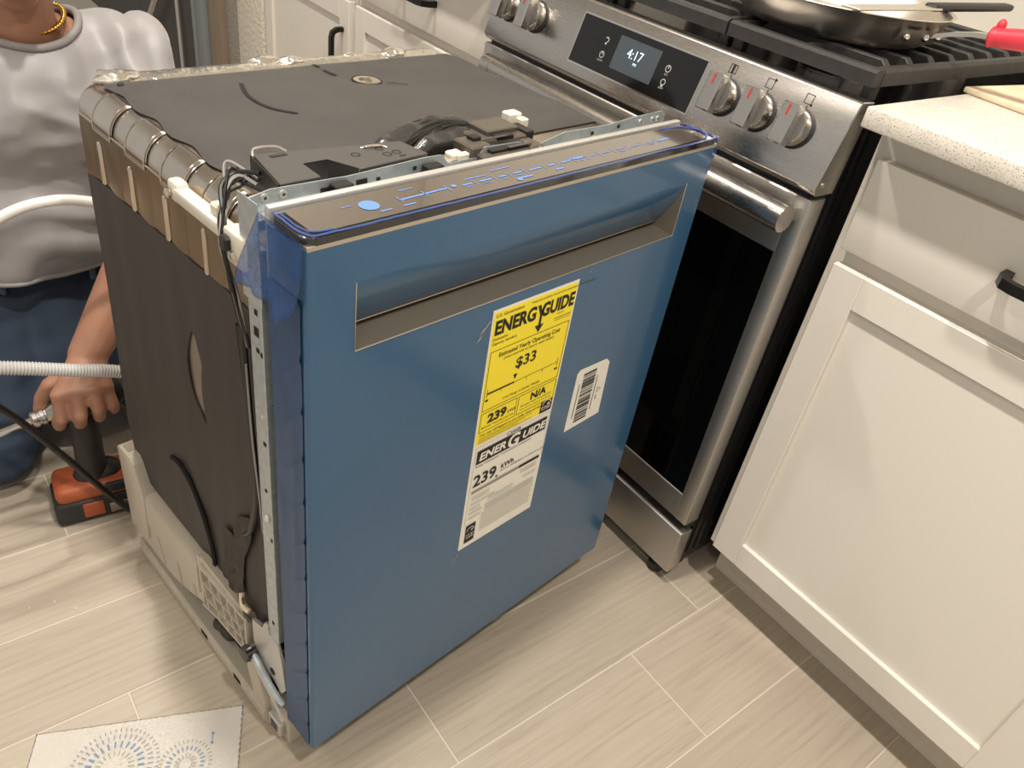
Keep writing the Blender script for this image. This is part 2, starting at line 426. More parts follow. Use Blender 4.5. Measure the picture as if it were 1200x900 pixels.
base_cabinet('white base cabinet with drawer and shaker door beside the oven window', .018, .588)
base_cabinet('white base cabinet with drawer between range and corner cabinet, behind dishwasher', -1.392, -.775)
base_cabinet('white base cabinet with upright black door pull beside the plaster wall', -1.955, -1.396, drawer=False)
base_cabinet('white base cabinet further along the counter past the range', .592, 1.15)
def countertop(x0, x1, label):
    mb = MB(); mb.box((x0, .0095, .888), (x1, .679, .914), .003, 2); return tag(mb.build('countertop', 'quartz', loc=((x0+x1)/2, .34, .888)), label, 'countertop')
countertop(.0175, 1.3, 'speckled pale quartz countertop above the white cabinet beside the range knobs')
countertop(-1.955, -.775, 'speckled pale quartz countertop above the cabinets behind the dishwasher')
tag(MB().box((.034, .235, .9145), (.45, .62, .9225), .002, 2, rot=Matrix.Rotation(-.12, 3, 'Z')).build('cutting_board', 'pale_wood', loc=(.24, .43, .9145)), 'pale wooden cutting board lying on the quartz countertop', 'cutting board')

# ---------------------------------------------------------------- range
RX0, RX1 = -.757, 0.
rg = thing('range', 'stainless steel gas range with clock display and black oven window', 'range', (-.3785, .34, 0))
MB().box((RX0+.006, .042, .045), (RX1-.006, .655, .895)).build('body', 'range_side', rg, True)
for k in range(3):
    MB().box((RX1-.006, .05+k*.02, .06), (RX1-.0035, .058+k*.02, .885)).build('side_ridge', 'range_side', rg, True)
for fx in (-.04, -.717):
    for fy in (.02, .60): MB().lathe([(.011, 0), (.016, .004), (.016, .02), (.01, .024), (.01, .045)], (fx, fy, 0), n=14).build('foot', 'black_rubber', rg, True)
MB().box((RX0+.01, .02, .024), (RX1-.01, .06, .046)).build('kick_shadow_panel', 'range_side', rg, True)
# storage drawer
MB().box((RX0, 0, .034), (RX1, .032, .138), .003, 2).build('drawer', 'stainless_dark', rg, True)
MB().box((RX0+.006, .018, .138), (RX1-.006, .045, .162)).build('drawer_gap', 'range_side', rg, True)
# oven door: steel frame around a black window
OD0, OD1 = .1605, .782
od = MB()
gx0, gx1, gz0, gz1 = RX0+.028, RX1-.028, .218, .694
od.box((RX0, 0, OD0), (gx0, .036, OD1), .003, 2); od.box((gx1, 0, OD0), (RX1, .036, OD1), .003, 2)
od.box((gx0-.004, .0002, OD0), (gx1+.004, .036, gz0), .002, 1); od.box((gx0-.004, .0002, gz1), (gx1+.004, .036, OD1), .002, 1)
odo = od.build('oven_door', 'stainless_dark', rg, True)
def rsub(mb, name, mat, par):
    bmesh.ops.translate(mb.bm, verts=mb.bm.verts[:], vec=-Vector(rg.location)); return mb.build(name, mat, par)
rsub(MB().box((gx0-.001, .0016, gz0-.001), (gx1+.001, .03, gz1+.001)), 'oven_window', 'oven_glass', odo)
hb = MB(); hb.tube([(-.703, -.030, .757), (-.010, -.030, .757)], .0185, 24)
ho = rsub(hb, 'handle_bar', 'stainless', odo)
for hx in (-.6895, -.0235):
    rsub(MB().tube([(hx-.013, -.030, .757), (hx+.013, -.030, .757)], .0191, 24), 'handle_end', 'stainless', odo)
    rsub(MB().box((hx-.010, -.030, .748), (hx+.010, .001, .768), .003, 2), 'handle_mount', 'stainless', odo)
MB().box((RX0+.006, .012, .781), (RX1-.006, .045, .80)).build('vent_gap', 'range_side', rg, True)
# sloping control panel
PZ = Vector((0, .0293, .0956)).normalized(); PN = Vector((0, -PZ.z, PZ.y)); PO = Vector((0, -.004, .798))
def pp(x, z, out=0.):
    """point on the panel face at world x and height z"""
    k = (z-.798)/PZ.z; return Vector((x, 0, 0))+PO+PZ*k+PN*out
prof = [(-.004, .7985), (.0005, .7905), (.008, .787), (.045, .787), (.06, .9085), (.034, .9100), (.0295, .9070)]
MB().prism(prof, lambda y, z: (RX0, y, z), lambda y, z: (RX1, y, z), .0012, 1).build('control_panel', 'stainless', rg, True)
MB().lathe([(.0035, 0), (.0035, .001)], (RX1, .012, .803), (1, 0, 0), 12).build('panel_screw', 'trim_steel', rg, True)
g0, g1, gz0_, gz1_ = -.518, -.246, .8165, .8895
def on_panel(x0, x1, z0, z1, o0, o1, bev=0):
    mb = MB(); c = [pp(x0, z0, o0), pp(x1, z0, o0), pp(x1, z1, o0), pp(x0, z1, o0), pp(x0, z0, o1), pp(x1, z0, o1), pp(x1, z1, o1), pp(x0, z1, o1)]
    mb.add(c, [(0,1,2,3), (4,5,6,7), (0,1,5,4), (1,2,6,5), (2,3,7,6), (3,0,4,7)]); return mb
fr = MB()
dp = on_panel(g0-.0025, g1+.0025, gz0_-.0025, gz1_+.0025, -.001, .0006).build('display_bezel', 'chrome', rg, True)
dg = on_panel(g0, g1, gz0_, gz1_, 0, .0011).build('display_glass', 'panel_glass', rg, True)
rsub(on_panel(-.424, -.332, .8305, .8795, .0008, .0014), 'clock_screen', 'screen', dg)
tx = MB(); text_into(tx, '4:17', .021, pp(-.381, .853, .0017), (1, 0, 0), PZ, -.0001, 'CENTER', .95); text_into(tx, 'PM', .006, pp(-.375, .8455, .0017), (1, 0, 0), PZ, 0, 'CENTER')
rsub(tx, 'clock_digits', 'digit_glow', dg)
def sq(m, x0, x1, z0, z1): m.add([pp(x0, z0, .0014), pp(x1, z0, .0014), pp(x1, z1, .0014), pp(x0, z1, .0014)], [(0, 1, 2, 3)])
for (x, z, kind, word) in ((-.450, .865, 0, ''), (-.449, .843, 1, 'CLOCK'), (-.309, .861, 1, 'OFF'), (-.308, .842, 2, 'LIGHT')):
    ic = MB()
    if kind: ic.ring(pp(x, z, .0014), .0048 if kind == 1 else .0042, .0011, 0, 20, (1, 0, 0), PZ)
    if kind == 0: ic.ring(pp(x, z, .0014), .0036, .0014, 0, 16, (1, 0, 0), PZ, -1.2, 2.6); sq(ic, x-.0015, x+.0015, .858, .861)
    if kind == 1: sq(ic, x-.0006, x+.0006, z, z+.004)
    if kind == 2: sq(ic, x-.0018, x+.0018, z-.0068, z-.0045)
    if word: text_into(ic, word, .0038, pp(x, z-.0095, .0014), (1, 0, 0), PZ, 0, 'CENTER')
    rsub(ic, 'icon', 'icon_print', dg)
# knobs
def knob(x, z, turn=0.):
    c = pp(x, z); R = Matrix.Rotation(turn, 3, PN)
    k = MB().lathe([(.0270, 0), (.0270, .002), (.0245, .0035)], c, PN, 28).build('knob_ring', 'black_rubber', rg, True)
    body = MB().lathe([(.0238, .0035), (.0246, .006), (.0240, .020), (.0225, .0225)], c, PN, 36).build('knob', 'stainless', rg, True)
    ex = R @ Vector((1, 0, 0)); ey = R @ PZ
    mb = MB(); pts = []
    pr = [(-.0105, .0), (-.0125, .006), (-.012, .017), (-.0095, .0195), (.0095, .0195), (.012, .017), (.0125, .006), (.0105, .0)]
    for s, sc in ((-.0262, .92), (-.0245, 1), (.0245, 1), (.0262, .92)): pts.append([c+ey*s+ex*u*sc+PN*(.0215+w*sc) for u, w in pr])
    n = 8; vs = [p for q in pts for p in q]
    mb.add(vs, [(i*n+k, i*n+(k+1) % n, (i+1)*n+(k+1) % n, (i+1)*n+k) for i in range(3) for k in range(n)]+[tuple(range(n-1, -1, -1)), tuple(3*n+k for k in range(n))])
    rsub(mb, 'knob_grip', 'stainless', body)
    m2 = MB(); a = c+PN*.0413+ey*.010; m2.add([a-ex*.0014, a+ex*.0014, a+ex*.0014+ey*.0135, a-ex*.0014+ey*.0135], [(0, 1, 2, 3)]); rsub(m2, 'pointer_mark', 'red_mark', body)
for x in (-.704, -.629, -.195, -.131, -.067): knob(x, .8555)
for i, x in enumerate((-.201, -.135, -.070)):
    m = MB(); s = .0062; z = .8925
    for (a, b, c, d) in ((-s, -s, s, -s+.0008), (-s, s-.0008, s, s), (-s, -s, -s+.0008, s), (s-.0008, -s, s, s)):
        m.add([pp(x+a, z+b, .0004), pp(x+c, z+b, .0004), pp(x+c, z+d, .0004), pp(x+a, z+d, .0004)], [(0, 1, 2, 3)])
    if i: m.ring(pp(x+s, z+(s if i == 1 else -s), .0005), .0009, .0018, 0, 12, (1, 0, 0), PZ)
    else: m.add([pp(x-.002, z-s, .0004), pp(x+.002, z-s, .0004), pp(x+.002, z+s, .0004), pp(x-.002, z+s, .0004)], [(0, 1, 2, 3)])
    m.add([pp(x+.001, .8815, .0004), pp(x+.0024, .8815, .0004), pp(x+.0024, .885, .0004), pp(x+.001, .885, .0004)], [(0, 1, 2, 3)])
    m.build('burner_symbol', 'dark_print', rg, True)
# cooktop
MB().prism([(.035, .9085), (.05, .9035), (.65, .9035), (.66, .912), (.66, .895), (.035, .895)], lambda y, z: (RX0+.001, y, z), lambda y, z: (RX1-.001, y, z)).build('cooktop', 'black_enamel', rg, True)
MB().box((RX0+.001, .652, .895), (RX1-.001, .676, .93), .003).build('rear_trim', 'stainless', rg, True)
for (bx, by, r) in ((-.63, .19, .035), (-.63, .48, .042), (-.13, .17, .045), (-.13, .49, .035), (-.38, .33, .05)):
    b = MB().lathe([(r*1.25, 0), (r*1.25, .004), (r*1.1, .007), (r*1.05, .0075)], (bx, by, .9035), n=28).build('burner_base', 'stainless', rg, True)
    rsub(MB().lathe([(r, .0075), (r, .012), (r*.94, .0145), (r*.2, .0155)], (bx, by, .9035), n=28), 'burner_cap', 'cast_iron', b)
GZ = .945
def grate(x0, x1, label, fingers):
    t = thing('burner_grate', label, 'grate', ((x0+x1)/2, .34, .9036), group=None)
    def bar(a, b, w=.0085, h=.012, drop=.011):
        """bar with chamfered top between two xy points"""
        a = Vector((a[0], a[1], 0)); b = Vector((b[0], b[1], 0)); d = (b-a).normalized(); s = Vector((-d.y, d.x, 0))
        m = MB(); pr = [(-w, GZ-h*1.45), (w, GZ-h*1.45), (w, GZ-.004), (w*.55, GZ), (-w*.55, GZ), (-w, GZ-.004)]
        m.prism(pr, lambda u, z: tuple(a+s*u+Vector((0, 0, z))), lambda u, z: tuple(b+s*u+Vector((0, 0, z)))); return m
    y0, y1 = .066, .635
    for nm, a, b in (('front_bar', (x0, y0), (x1, y0)), ('rear_bar', (x0, y1), (x1, y1)), ('side_bar', (x0+.009, y0+.008), (x0+.009, y1-.008)), ('side_bar', (x1-.009, y0+.008), (x1-.009, y1-.008))):
        bar(a, b, .0115 if nm == 'front_bar' else .0095, .0145).build(nm, 'cast_iron', t, True)
    for k in range(fingers):
        y = y0+.048+k*(y1-y0-.096)/(fingers-1)
        m = MB(); w = .007
        pr = [(x0+.012, GZ-.016), (x1-.012, GZ-.016), (x1-.012, GZ-.010), (x1-.028, GZ+.004), (x0+.028, GZ+.004), (x0+.012, GZ-.010)]
        m.prism(pr, lambda x, z: (x, y-w, z), lambda x, z: (x, y+w, z), .0015, 1); m.build('cross_bar', 'cast_iron', t, True)
    bar(((x0+x1)/2, y0+.01), ((x0+x1)/2, y1-.01), .006).build('spine_bar', 'cast_iron', t, True)
    for fx in (x0+.012, x1-.012):
        for fy in (y0+.012, y1-.012): MB().box((fx-.008, fy-.008, .904), (fx+.008, fy+.008, GZ-.012), .002, 1).build('foot', 'cast_iron', t, True)
grate(-.252, -.010, 'black cast iron grate carrying the frying pan, next to the quartz counter', 9)
grate(-.503, -.256, 'black cast iron middle grate behind the clock display', 8)
grate(-.750, -.507, 'black cast iron grate over the burners furthest from the pan', 8)
# frying pan
PCX, PCY = -.192, .213
fp = thing('frying_pan', 'stainless steel frying pan with riveted handle and red silicone grip', 'pan', (PCX, PCY, .9495))
MB().lathe([(.0, 0), (.120, 0), (.131, .004), (.141, .014), (.151, .032), (.1585, .0435), (.162, .0455), (.161, .0465), (.156, .0445), (.148, .032), (.138, .015), (.129, .007), (.119, .004), (.0, .0035)], n=64, caps=False).build('pan_body', 'pan_steel', fp)
MB().lathe([(.118, .0045), (.0, .0048)], n=48, caps=False).build('pan_base', 'pan_inside', fp)
hd = Vector((math.cos(.1), math.sin(.1), 0)); hs = Vector((-hd.y, hd.x, 0))
mb = MB()
def ringpt(a, r, z): return Vector((r*math.cos(a), r*math.sin(a), z))
a0 = -.10
mb.grid(lambda u, v: ringpt(a0+(u-.5)*.66, .1425+v*.0125+.0035, .012+v*.022), 10, 3, .003)
mb.build('bracket', 'stainless_dark', fp)
for da in (-.24, 0., .22):
    MB().ell(ringpt(a0+da, .1535, .024), (.0055, .0055, .0055), u=12, w=8).build('rivet', 'chrome', fp)
hp = [hd*.150+Vector((0, 0, .025)), hd*.172+Vector((0, 0, .033)), hd*.20+Vector((0, 0, .040)), hd*.235+Vector((0, 0, .044))]
m = MB(); vs = []
for i, p in enumerate(hp):
    w = (.014, .009, .0085, .009)[i]
    for sx, sz in ((-1, -1), (1, -1), (1, 1), (-1, 1)): vs.append(p+hs*w*sx+Vector((0, 0, .003*sz)))
m.add(vs, [(i*4+k, i*4+(k+1) % 4, i*4+4+(k+1) % 4, i*4+4+k) for i in range(3) for k in range(4)]+[(3, 2, 1, 0), (12, 13, 14, 15)]); m.build('handle', 'pan_steel', fp)
gp = bez([hd*.216+Vector((0, 0, .042)), hd*.235+Vector((0, 0, .044)), hd*.31+Vector((0, 0, .056)), hd*.37+Vector((0, 0, .066))], 5)
g = MB(); g.tube(gp, [.006, .0125, .0135, .0125, .012, .0125, .013, .0135, .0135, .0135, .0135, .0135, .0135, .013, .011, .005][:len(gp)], 14); g.ell(hd*.225+hs*.004+Vector((0, 0, .057)), (.006, .006, .008)); g.build('silicone_grip', 'red_silicone', fp)
# utensil lying over the pan rim
ut = thing('turner', 'long steel kitchen utensil with a black grip lying across the frying pan', 'utensil', (-.095, .22, .997))
MB().box((-.110, .085, .9965), (-.082, .305, .9995), .001, 1).build('blade', 'pan_steel', ut, True)
m = MB(); m.box((-.1065, .292, .9935), (-.0855, .545, 1.004), .005, 3); m.build('grip', 'black_rubber', ut, True)
MB().box((-.099, .545, .996), (-.093, .562, 1.002), .001, 1).build('hang_tab', 'pan_steel', ut, True)
# ---------------------------------------------------------------- dishwasher (local: x across the door, y back into the tub, z up)
dw = thing('dishwasher', 'uninstalled dishwasher with blue film on its door and an energy label', 'dishwasher', (-.0117, -.7088, 0), math.radians(97.4686))
DT, DB, DK = .836, .084, .058
# door skin
r = .005; path = [(0, DK), (0, r)]+[(r-r*math.cos(a), r-r*math.sin(a)) for a in (PI/8, PI/4, 3*PI/8)]+[(r, 0), (.05, 0), (.552, 0), (.6-r, 0)]+[(.6-r+r*math.sin(a), r-r*math.cos(a)) for a in (PI/8, PI/4, 3*PI/8)]+[(.6, r), (.6, DK)]
ZL = [DB, .722, .794, DT]; n = len(path); mb = MB()
vs = [(a, b, z) for z in ZL for a, b in path]; hole = path.index((.05, 0))
fs = [(j*n+i, j*n+i+1, (j+1)*n+i+1, (j+1)*n+i) for j in range(3) for i in range(n-1) if not (j == 1 and i == hole)]
fs += [tuple(range(n)), tuple(3*n+i for i in range(n)), (0, n, 2*n, 3*n, 4*n-1, 3*n-1, 2*n-1, n-1)]
mb.add(vs, fs)
door = mb.build('door', 'blue_film', dw)
# hand pocket
mb = MB(); fb, fz = .032, .729
mb.grid(lambda u, v: (.05+.502*u, fb*v**1.5, .794-(.794-fz)*v), 4, 14); mb.quad((.051, fb, fz), (.551, fb, fz), (.551, fb+.002, fz+.003), (.051, fb+.002, fz+.003))
mb.build('pocket_lip', 'blue_film', door)
MB().tube([(.051, fb, fz), (.551, fb, fz)], .0008, 6).build('lip_edge', 'trim_steel', door)
mb = MB()
mb.add([(.05, 0, .722), (.552, 0, .722), (.552, .05, .7245), (.05, .05, .7245), (.552, .054, .735), (.05, .054, .735), (.552, .054, .80), (.05, .054, .80), (.552, 0, .794), (.05, 0, .794)],
       [(0, 1, 2, 3), (3, 2, 4, 5), (5, 4, 6, 7), (1, 2, 4, 6, 8), (0, 3, 5, 7, 9)])
mb.build('hand_pocket', 'pocket_steel', door)
mb = MB(); mb.tube([(.05, -.0004, .794), (.05, -.0004, .722), (.552, -.0004, .722), (.552, -.0004, .794)], .0009, 6); mb.build('pocket_edge', 'trim_steel', door)
# wrinkled film on the left edge of the door and the loose flap hanging from its corner
def sidefilm(u, v):
    b = .0065+u*.052; z = .086+v*.70
    k = (z*1.0+b*1.15); cr = max(0, 1-abs(((k*17) % 1)-.5)*9)*(1 if noise.noise(Vector((k*5, 0, 3))) > -.15 else .25)
    return (-.0012-.0016*cr*min(1, 1.2-u)-.0012*max(0, noise.noise(Vector((b*60, z*9, 1)))), b, z)
MB().grid(sidefilm, 14, 260).build('side_film', 'blue_film_side', door, sharp=80)
TL, TR, BR, BL = Vector((-.0025, .066, .844)), Vector((-.0015, -.0015, .843)), Vector((-.010, -.006, .782)), Vector((-.018, .078, .778))
def flap(u, v):
    p = (TL*(1-u)+TR*u)*(1-v)+(BL*(1-u)+BR*u)*v
    tip = -.016*math.exp(-((u-.72)/.16)**2)*v
    f = .006*v*math.sin(u*9+v*1.5)+.004*noise.noise(Vector((u*3, v*3, 4)))*v
    return (p.x-abs(f)-.001, p.y+.004*math.sin(v*4+u*3)*v, p.z+tip+.010*v*max(0, .25-u))
mb = MB(); mb.grid(flap, 28, 22, .0004); mb.build('film_flap', 'clear_blue_film', door, sharp=80)
# console strip
MB().box((.0015, -.0003, .8345), (.5985, .02, .8395), .0006, 1).build('trim_strip', 'trim_steel', door)
def rrect(x0, x1, y0, y1, r, n=6):
    P = []
    for cx, cy, a in ((x1-r, y1-r, 0), (x0+r, y1-r, PI/2), (x0+r, y0+r, PI), (x1-r, y0+r, 3*PI/2)):
        P += [(cx+r*math.cos(a+PI/2*k/n), cy+r*math.sin(a+PI/2*k/n)) for k in range(n+1)]
    return P
mb = MB(); mb.prism(rrect(.0, .6, -.0005, .056, .010), lambda x, y: (x, y, .8392), lambda x, y: (x, y, .8462), .0015, 2)
co = mb.build('console', 'console_edge', dw)
mb = MB(); pts = rrect(.012, .588, .006, .054, .009); mb.add([(x, y, .84665) for x, y in pts], [tuple(range(len(pts)))]); mb.build('touch_glass', 'console_glass', co)
mb = MB()                                                    # film bunched along the console's edges
def edge(pts, rad):
    q = []
    for p in bez(pts, 12): q.append(p+Vector((.0012*noise.noise(p*60), .0012*noise.noise(p*60+Vector((5, 0, 0))), .0008*noise.noise(p*90))))
    mb.tube(q, rad, 6)
edge([(.004, .054, .8462), (.003, .03, .8466), (.006, .006, .8466), (.03, .0015, .8466), (.12, .0012, .8465), (.3, .0012, .8464), (.57, .0015, .8466), (.594, .005, .847), (.597, .03, .8475), (.593, .052, .8475)], .0011)
edge([(.008, .050, .8464), (.007, .028, .8468), (.012, .010, .8468), (.03, .006, .8466)], .0010)
edge([(.575, .006, .8468), (.589, .012, .8478), (.591, .034, .848), (.57, .048, .8475), (.54, .05, .847)], .0012)
edge([(.598, .002, .846), (.601, .001, .835), (.602, .004, .80), (.6008, .006, .77)], .0012)
mb.build('film_seam', 'film_edge', co)
mb = MB(); zi = .8470
mb.lathe([(.0095, zi), (.0095, zi+.0001)], (.083, .030, 0), n=28)
def dash(x0, y0, x1, y1, w=.0012):
    d = Vector((x1-x0, y1-y0, 0)).normalized(); s = Vector((-d.y, d.x, 0))*w/2; a = Vector((x0, y0, zi)); b = Vector((x1, y1, zi)); mb.add([a-s, b-s, b+s, a+s], [(0, 1, 2, 3)])
dash(.085, .0155, .097, .0155, .002); dash(.058, .036, .068, .036)
dash(.115, .027, .172, .029, .0026); dash(.115, .022, .115, .034); dash(.144, .022, .144, .034); dash(.172, .023, .172, .035)
dash(.110, .016, .124, .016, .002); dash(.125, .043, .142, .044, .0014)
rng = random.Random(3); x = .182
mb.lathe([(.0028, zi), (.0028, zi+.0001)], (.181, .030, 0), n=14)
while x < .50:
    L_ = rng.uniform(.010, .020); dash(x+.008, .027+rng.uniform(-.001, .001), x+.008+L_, .0275, .0026 if x < .33 else .0015)
    if rng.random() < .6: dash(x+.009, .0225, x+.006+L_*.8, .0225, .0012)
    dash(x+.012+L_, .021, x+.012+L_, .034, .0009); x += L_+.010
for xx, yy, ll in ((.20, .037, .03), (.24, .043, .028), (.255, .016, .02), (.31, .016, .012), (.345, .030, .026)): dash(xx, yy, xx+ll, yy, .003 if ll < .028 else .0016)
mb.lathe([(.0035, zi), (.0035, zi+.0001)], (.255, .014, 0), n=14)
dash(.505, .026, .525, .027, .004)
mb.build('touch_icons', 'icon_blue', co)
# inner door liner (pale edge) and top
MB().box((.003, .0585, .10), (.597, .0675, .849), .002, 2).build('inner_door', 'pale_metal', dw)
# steel top rail
mb = MB()
top = [(0., .815), (.0, .8475), (.02, .8515), (.10, .8495), (.19, .853), (.212, .8525), (.222, .842), (.262, .842), (.272, .852), (.34, .849), (.355, .8425), (.40, .851), (.48, .8495), (.53, .853), (.59, .854), (.597, .850), (.597, .815)]
mb.prism(top, lambda a, z: (a, .0855, z), lambda a, z: (a, .0868, z)); rail = mb.build('top_rail', 'galvanised', dw)
MB().box((.0, .0715, .831), (.597, .0855, .8322)).build('rail_flange', 'galvanised', rail)
MB().box((-.0012, .0715, .745), (.0, .104, .8475), .0003, 1).build('corner_plate', 'galvanised', rail)
for (a, z, w, h) in ((.115, .8415, .012, .005), (.134, .841, .004, .003), (.178, .8445, .004, .0035), (.075, .840, .010, .006), (.45, .843, .004, .004), (.50, .845, .004, .004), (.33, .843, .004, .003)):
    MB().box((a-w/2, .0846, z-h/2), (a+w/2, .0857, z+h/2)).build('rail_slot', 'recess_shade', rail)
for a in (.014, .032, .545, .570, .582): MB().lathe([(.0016, 0), (.0038, 0), (.0038, .0016), (.0016, .0018)], (a, .0856, .845), (0, -1, 0), 14, caps=False).build('rivet_eye', 'pale_metal', rail)
for a in (.088, .196):
    m = MB(); m.box((a-.010, .0725, .834), (a+.010, .0845, .8475), .001, 1); m.build('clip_block', 'black_plastic', rail)
    MB().box((a-.007, .0722, .839), (a+.002, .0735, .8465)).build('clip_window', 'grey_plastic', rail)
for a in (.06, .275, .30, .41, .43, .47): MB().box((a-.005, .0735, .8322), (a+.005, .0835, .8345), .0006, 1).build('bent_tab', 'pale_metal', rail)
# tub with rounded shoulders
A0, A1, TB, TT, TZ, TR_ = .014, .586, .080, .532, .815, .032
def section(ins, b):
    P = [(A0+ins, .19), (A0+ins, TZ-TR_)]
    P += [(A0+TR_-(TR_-ins)*math.cos(t), TZ-TR_+(TR_-ins)*math.sin(t)) for t in [PI/2*k/8 for k in range(1, 9)]]
    P += [(A1-TR_+(TR_-ins)*math.sin(t), TZ-TR_+(TR_-ins)*math.cos(t)) for t in [PI/2*k/8 for k in range(0, 9)]]
    P += [(A1-ins, .19)]
    return [(a, b, z) for a, z in P]
secs = [section(0, TB), section(0, .3), section(0, TT-TR_)]+[section(TR_*(1-math.cos(t)), TT-TR_+TR_*math.sin(t)) for t in [PI/2*k/6 for k in range(1, 7)]]
n = len(secs[0]); mb = MB()
mb.add([p for s in secs for p in s], [(j*n+i, j*n+i+1, (j+1)*n+i+1, (j+1)*n+i) for j in range(len(secs)-1) for i in range(n-1)]+[tuple(range(n)), tuple((len(secs)-1)*n+i for i in range(n))])
tub = mb.build('tub', 'tub_steel', dw)
# raised shoulder panels, side ribs and seam
for cb in (.438, .352, .267, .182):
    mb = MB(); h = .025
    def sh(u, v, cb=cb):
        b = cb+(u-.5)*2*h; e = min(1, min(u, 1-u)*12, min(v, 1-v)*12); ex = .0006+.0022*e
        if v < .3: a, z, na, nz = A0, .788-.004*0+(v/.3-1)*.012+.0, -1, 0
        else:
            t = (v-.3)/.7*PI/2*.92; a, z, na, nz = A0+TR_-TR_*math.cos(t), TZ-TR_+TR_*math.sin(t), -math.cos(t), math.sin(t)
        return (a+na*ex, b, z+nz*ex)
    mb.grid(sh, 24, 30); pn = mb.build('shoulder_panel', 'tub_steel', tub)
    pth = [sh(.04, v_/20) for v_ in range(18, 0, -1)]+[sh(u_/10, .05) for u_ in range(1, 10)]+[sh(.96, v_/20) for v_ in range(1, 19)]
    MB().tube([(p[0]-.0008, p[1], p[2]+.0005) for p in pth], .0009, 6).build('panel_outline', 'rib_steel', tub)
MB().tube([(A0-.001, .085, .7835), (A0-.001, .50, .7835)], .0016, 8).build('seam_bead', 'rib_steel', tub)
mb = MB(); mb.grid(lambda u, v: (A0-.0015-.0012*max(0, math.sin(u*PI*10.6))**.5*min(1, 6*(1-v)), .088+u*.415, .69+v*.093), 110, 6); mb.build('side_band', 'tub_bronze', tub)
for cb in (.452, .3705, .2875, .2025): MB().capsule((A0-.0018, cb, .716), (A0-.0018, cb-.001, .764), .0033, .0033, 10).build('side_rib', 'rib_steel', tub)
for cb in (.41, .33, .245): MB().capsule((A0-.001, cb, .712), (A0-.001, cb-.001, .762), .0012, .0012, 8).build('side_crease', 'tub_bronze', tub)
# rear rim and crinkled film along it
mb = MB(); mb.grid(lambda u, v: (.075+u*.475, .492+v*.038, .8152+.0045*math.sin(v*PI)+.002*noise.noise(Vector((u*30, v*4, 0)))*math.sin(v*PI)), 90, 8); mb.build('rear_rim', 'crinkle_film', tub)
for (a, b, rr) in ((.062, .505, .021), (.265, .517, .018), (.30, .510, .016), (.475, .508, .018), (.40, .512, .010)):
    mb = MB(); mb.ell((0, 0, 0), (rr*1.25, rr*.75, rr*.42), u=28, w=16)
    for v in mb.bm.verts: v.co *= 1+.35*noise.noise(v.co*90+Vector((a*50, 0, 0)))
    bmesh.ops.translate(mb.bm, verts=mb.bm.verts[:], vec=(a, b, .8185)); mb.build('crinkled_film', 'crinkle_film', tub)
# felt mat on top: wavy left edge, bulging middle
def mat_top(u, v):
    b = .168+v*.322
    left = .041+.0035*math.sin(b*74)+.002*noise.noise(Vector((b*40, 0, 0)))+(.0 if v > .06 else .008*(.06-v)/.06)
    right = .578+.003*math.sin(b*60)
    a = left+(right-left)*u
    ed = min(u/.05, (1-u)/.06, v/.05, (1-v)/.06, 1); ed = max(0, ed)
    z = .8165+.0055*ed**.6+.004*math.sin(u*PI)*math.sin(v*PI)+.0028*noise.noise(Vector((a*14, b*14, 0)))*ed
    if u > .97: z -= (u-.97)/.03*.012
    return (a, b-.010*math.sin(u*PI)*0, z)
mat = MB().grid(mat_top, 110, 80, .003).build('top_mat', 'mat_top', dw)
def mz(a, b):
    u = (a-.041)/.537; v = (b-.168)/.322; return mat_top(u, v)[2]+.0006
def ribbon(name, pts, w, parent, mat_='recess_shade', lift=.0):
    m = MB(); vs = []
    for i, (a, b) in enumerate(pts):
        q0 = Vector(pts[max(i-1, 0)]+(0,)); q1 = Vector(pts[min(i+1, len(pts)-1)]+(0,)); d = (q1-q0).normalized(); s = Vector((-d.y, d.x))*w/2
        for k in (-1, 1): vs.append((a+s.x*k, b+s.y*k, mz(a, b)+lift))
    m.add(vs, [(2*i, 2*i+1, 2*i+3, 2*i+2) for i in range(len(pts)-1)]); return m.build(name, mat_, parent)
arc = [tuple(p[:2]) for p in bez([(.178, .423, 0), (.163, .378, 0), (.168, .337, 0), (.186, .309, 0)], 10)]
ribbon('slit_shade', arc, .005, mat, lift=.0006)  # dark ribbons laid on the mat as the shade in its cuts
ribbon('slit_shade', [(.316, .485), (.315, .475), (.314, .462)], .006, mat, lift=.0006); ribbon('slit_shade', [(.313, .449), (.314, .438), (.316, .424)], .006, mat, lift=.0006)
ribbon('slit_shade', [(.362, .375), (.385, .357)], .004, mat, 'mat_side'); ribbon('slit_shade', [(.205, .20), (.215, .198)], .004, mat)
MB().lathe([(.0012, 0), (.004, 0)], (.054, .474, mz(.056, .474)+.001), n=12, caps=False).build('pin_hole', 'recess_shade', mat)
hz = mz(.34, .385); MB().lathe([(.0205, hz-.001), (.0205, hz+.0006), (.0185, hz+.0012), (.0185, hz-.001)], (.340, .388, 0), n=32, caps=False).build('vent_ring', 'recess_shade', mat)
MB().lathe([(.0185, hz+.0006), (.015, hz+.0016), (.011, hz+.0010), (.007, hz+.003), (.002, hz+.0042), (.0003, hz+.0043)], (.340, .388, 0), n=32, caps=False).build('vent_dimple', 'chrome', mat)
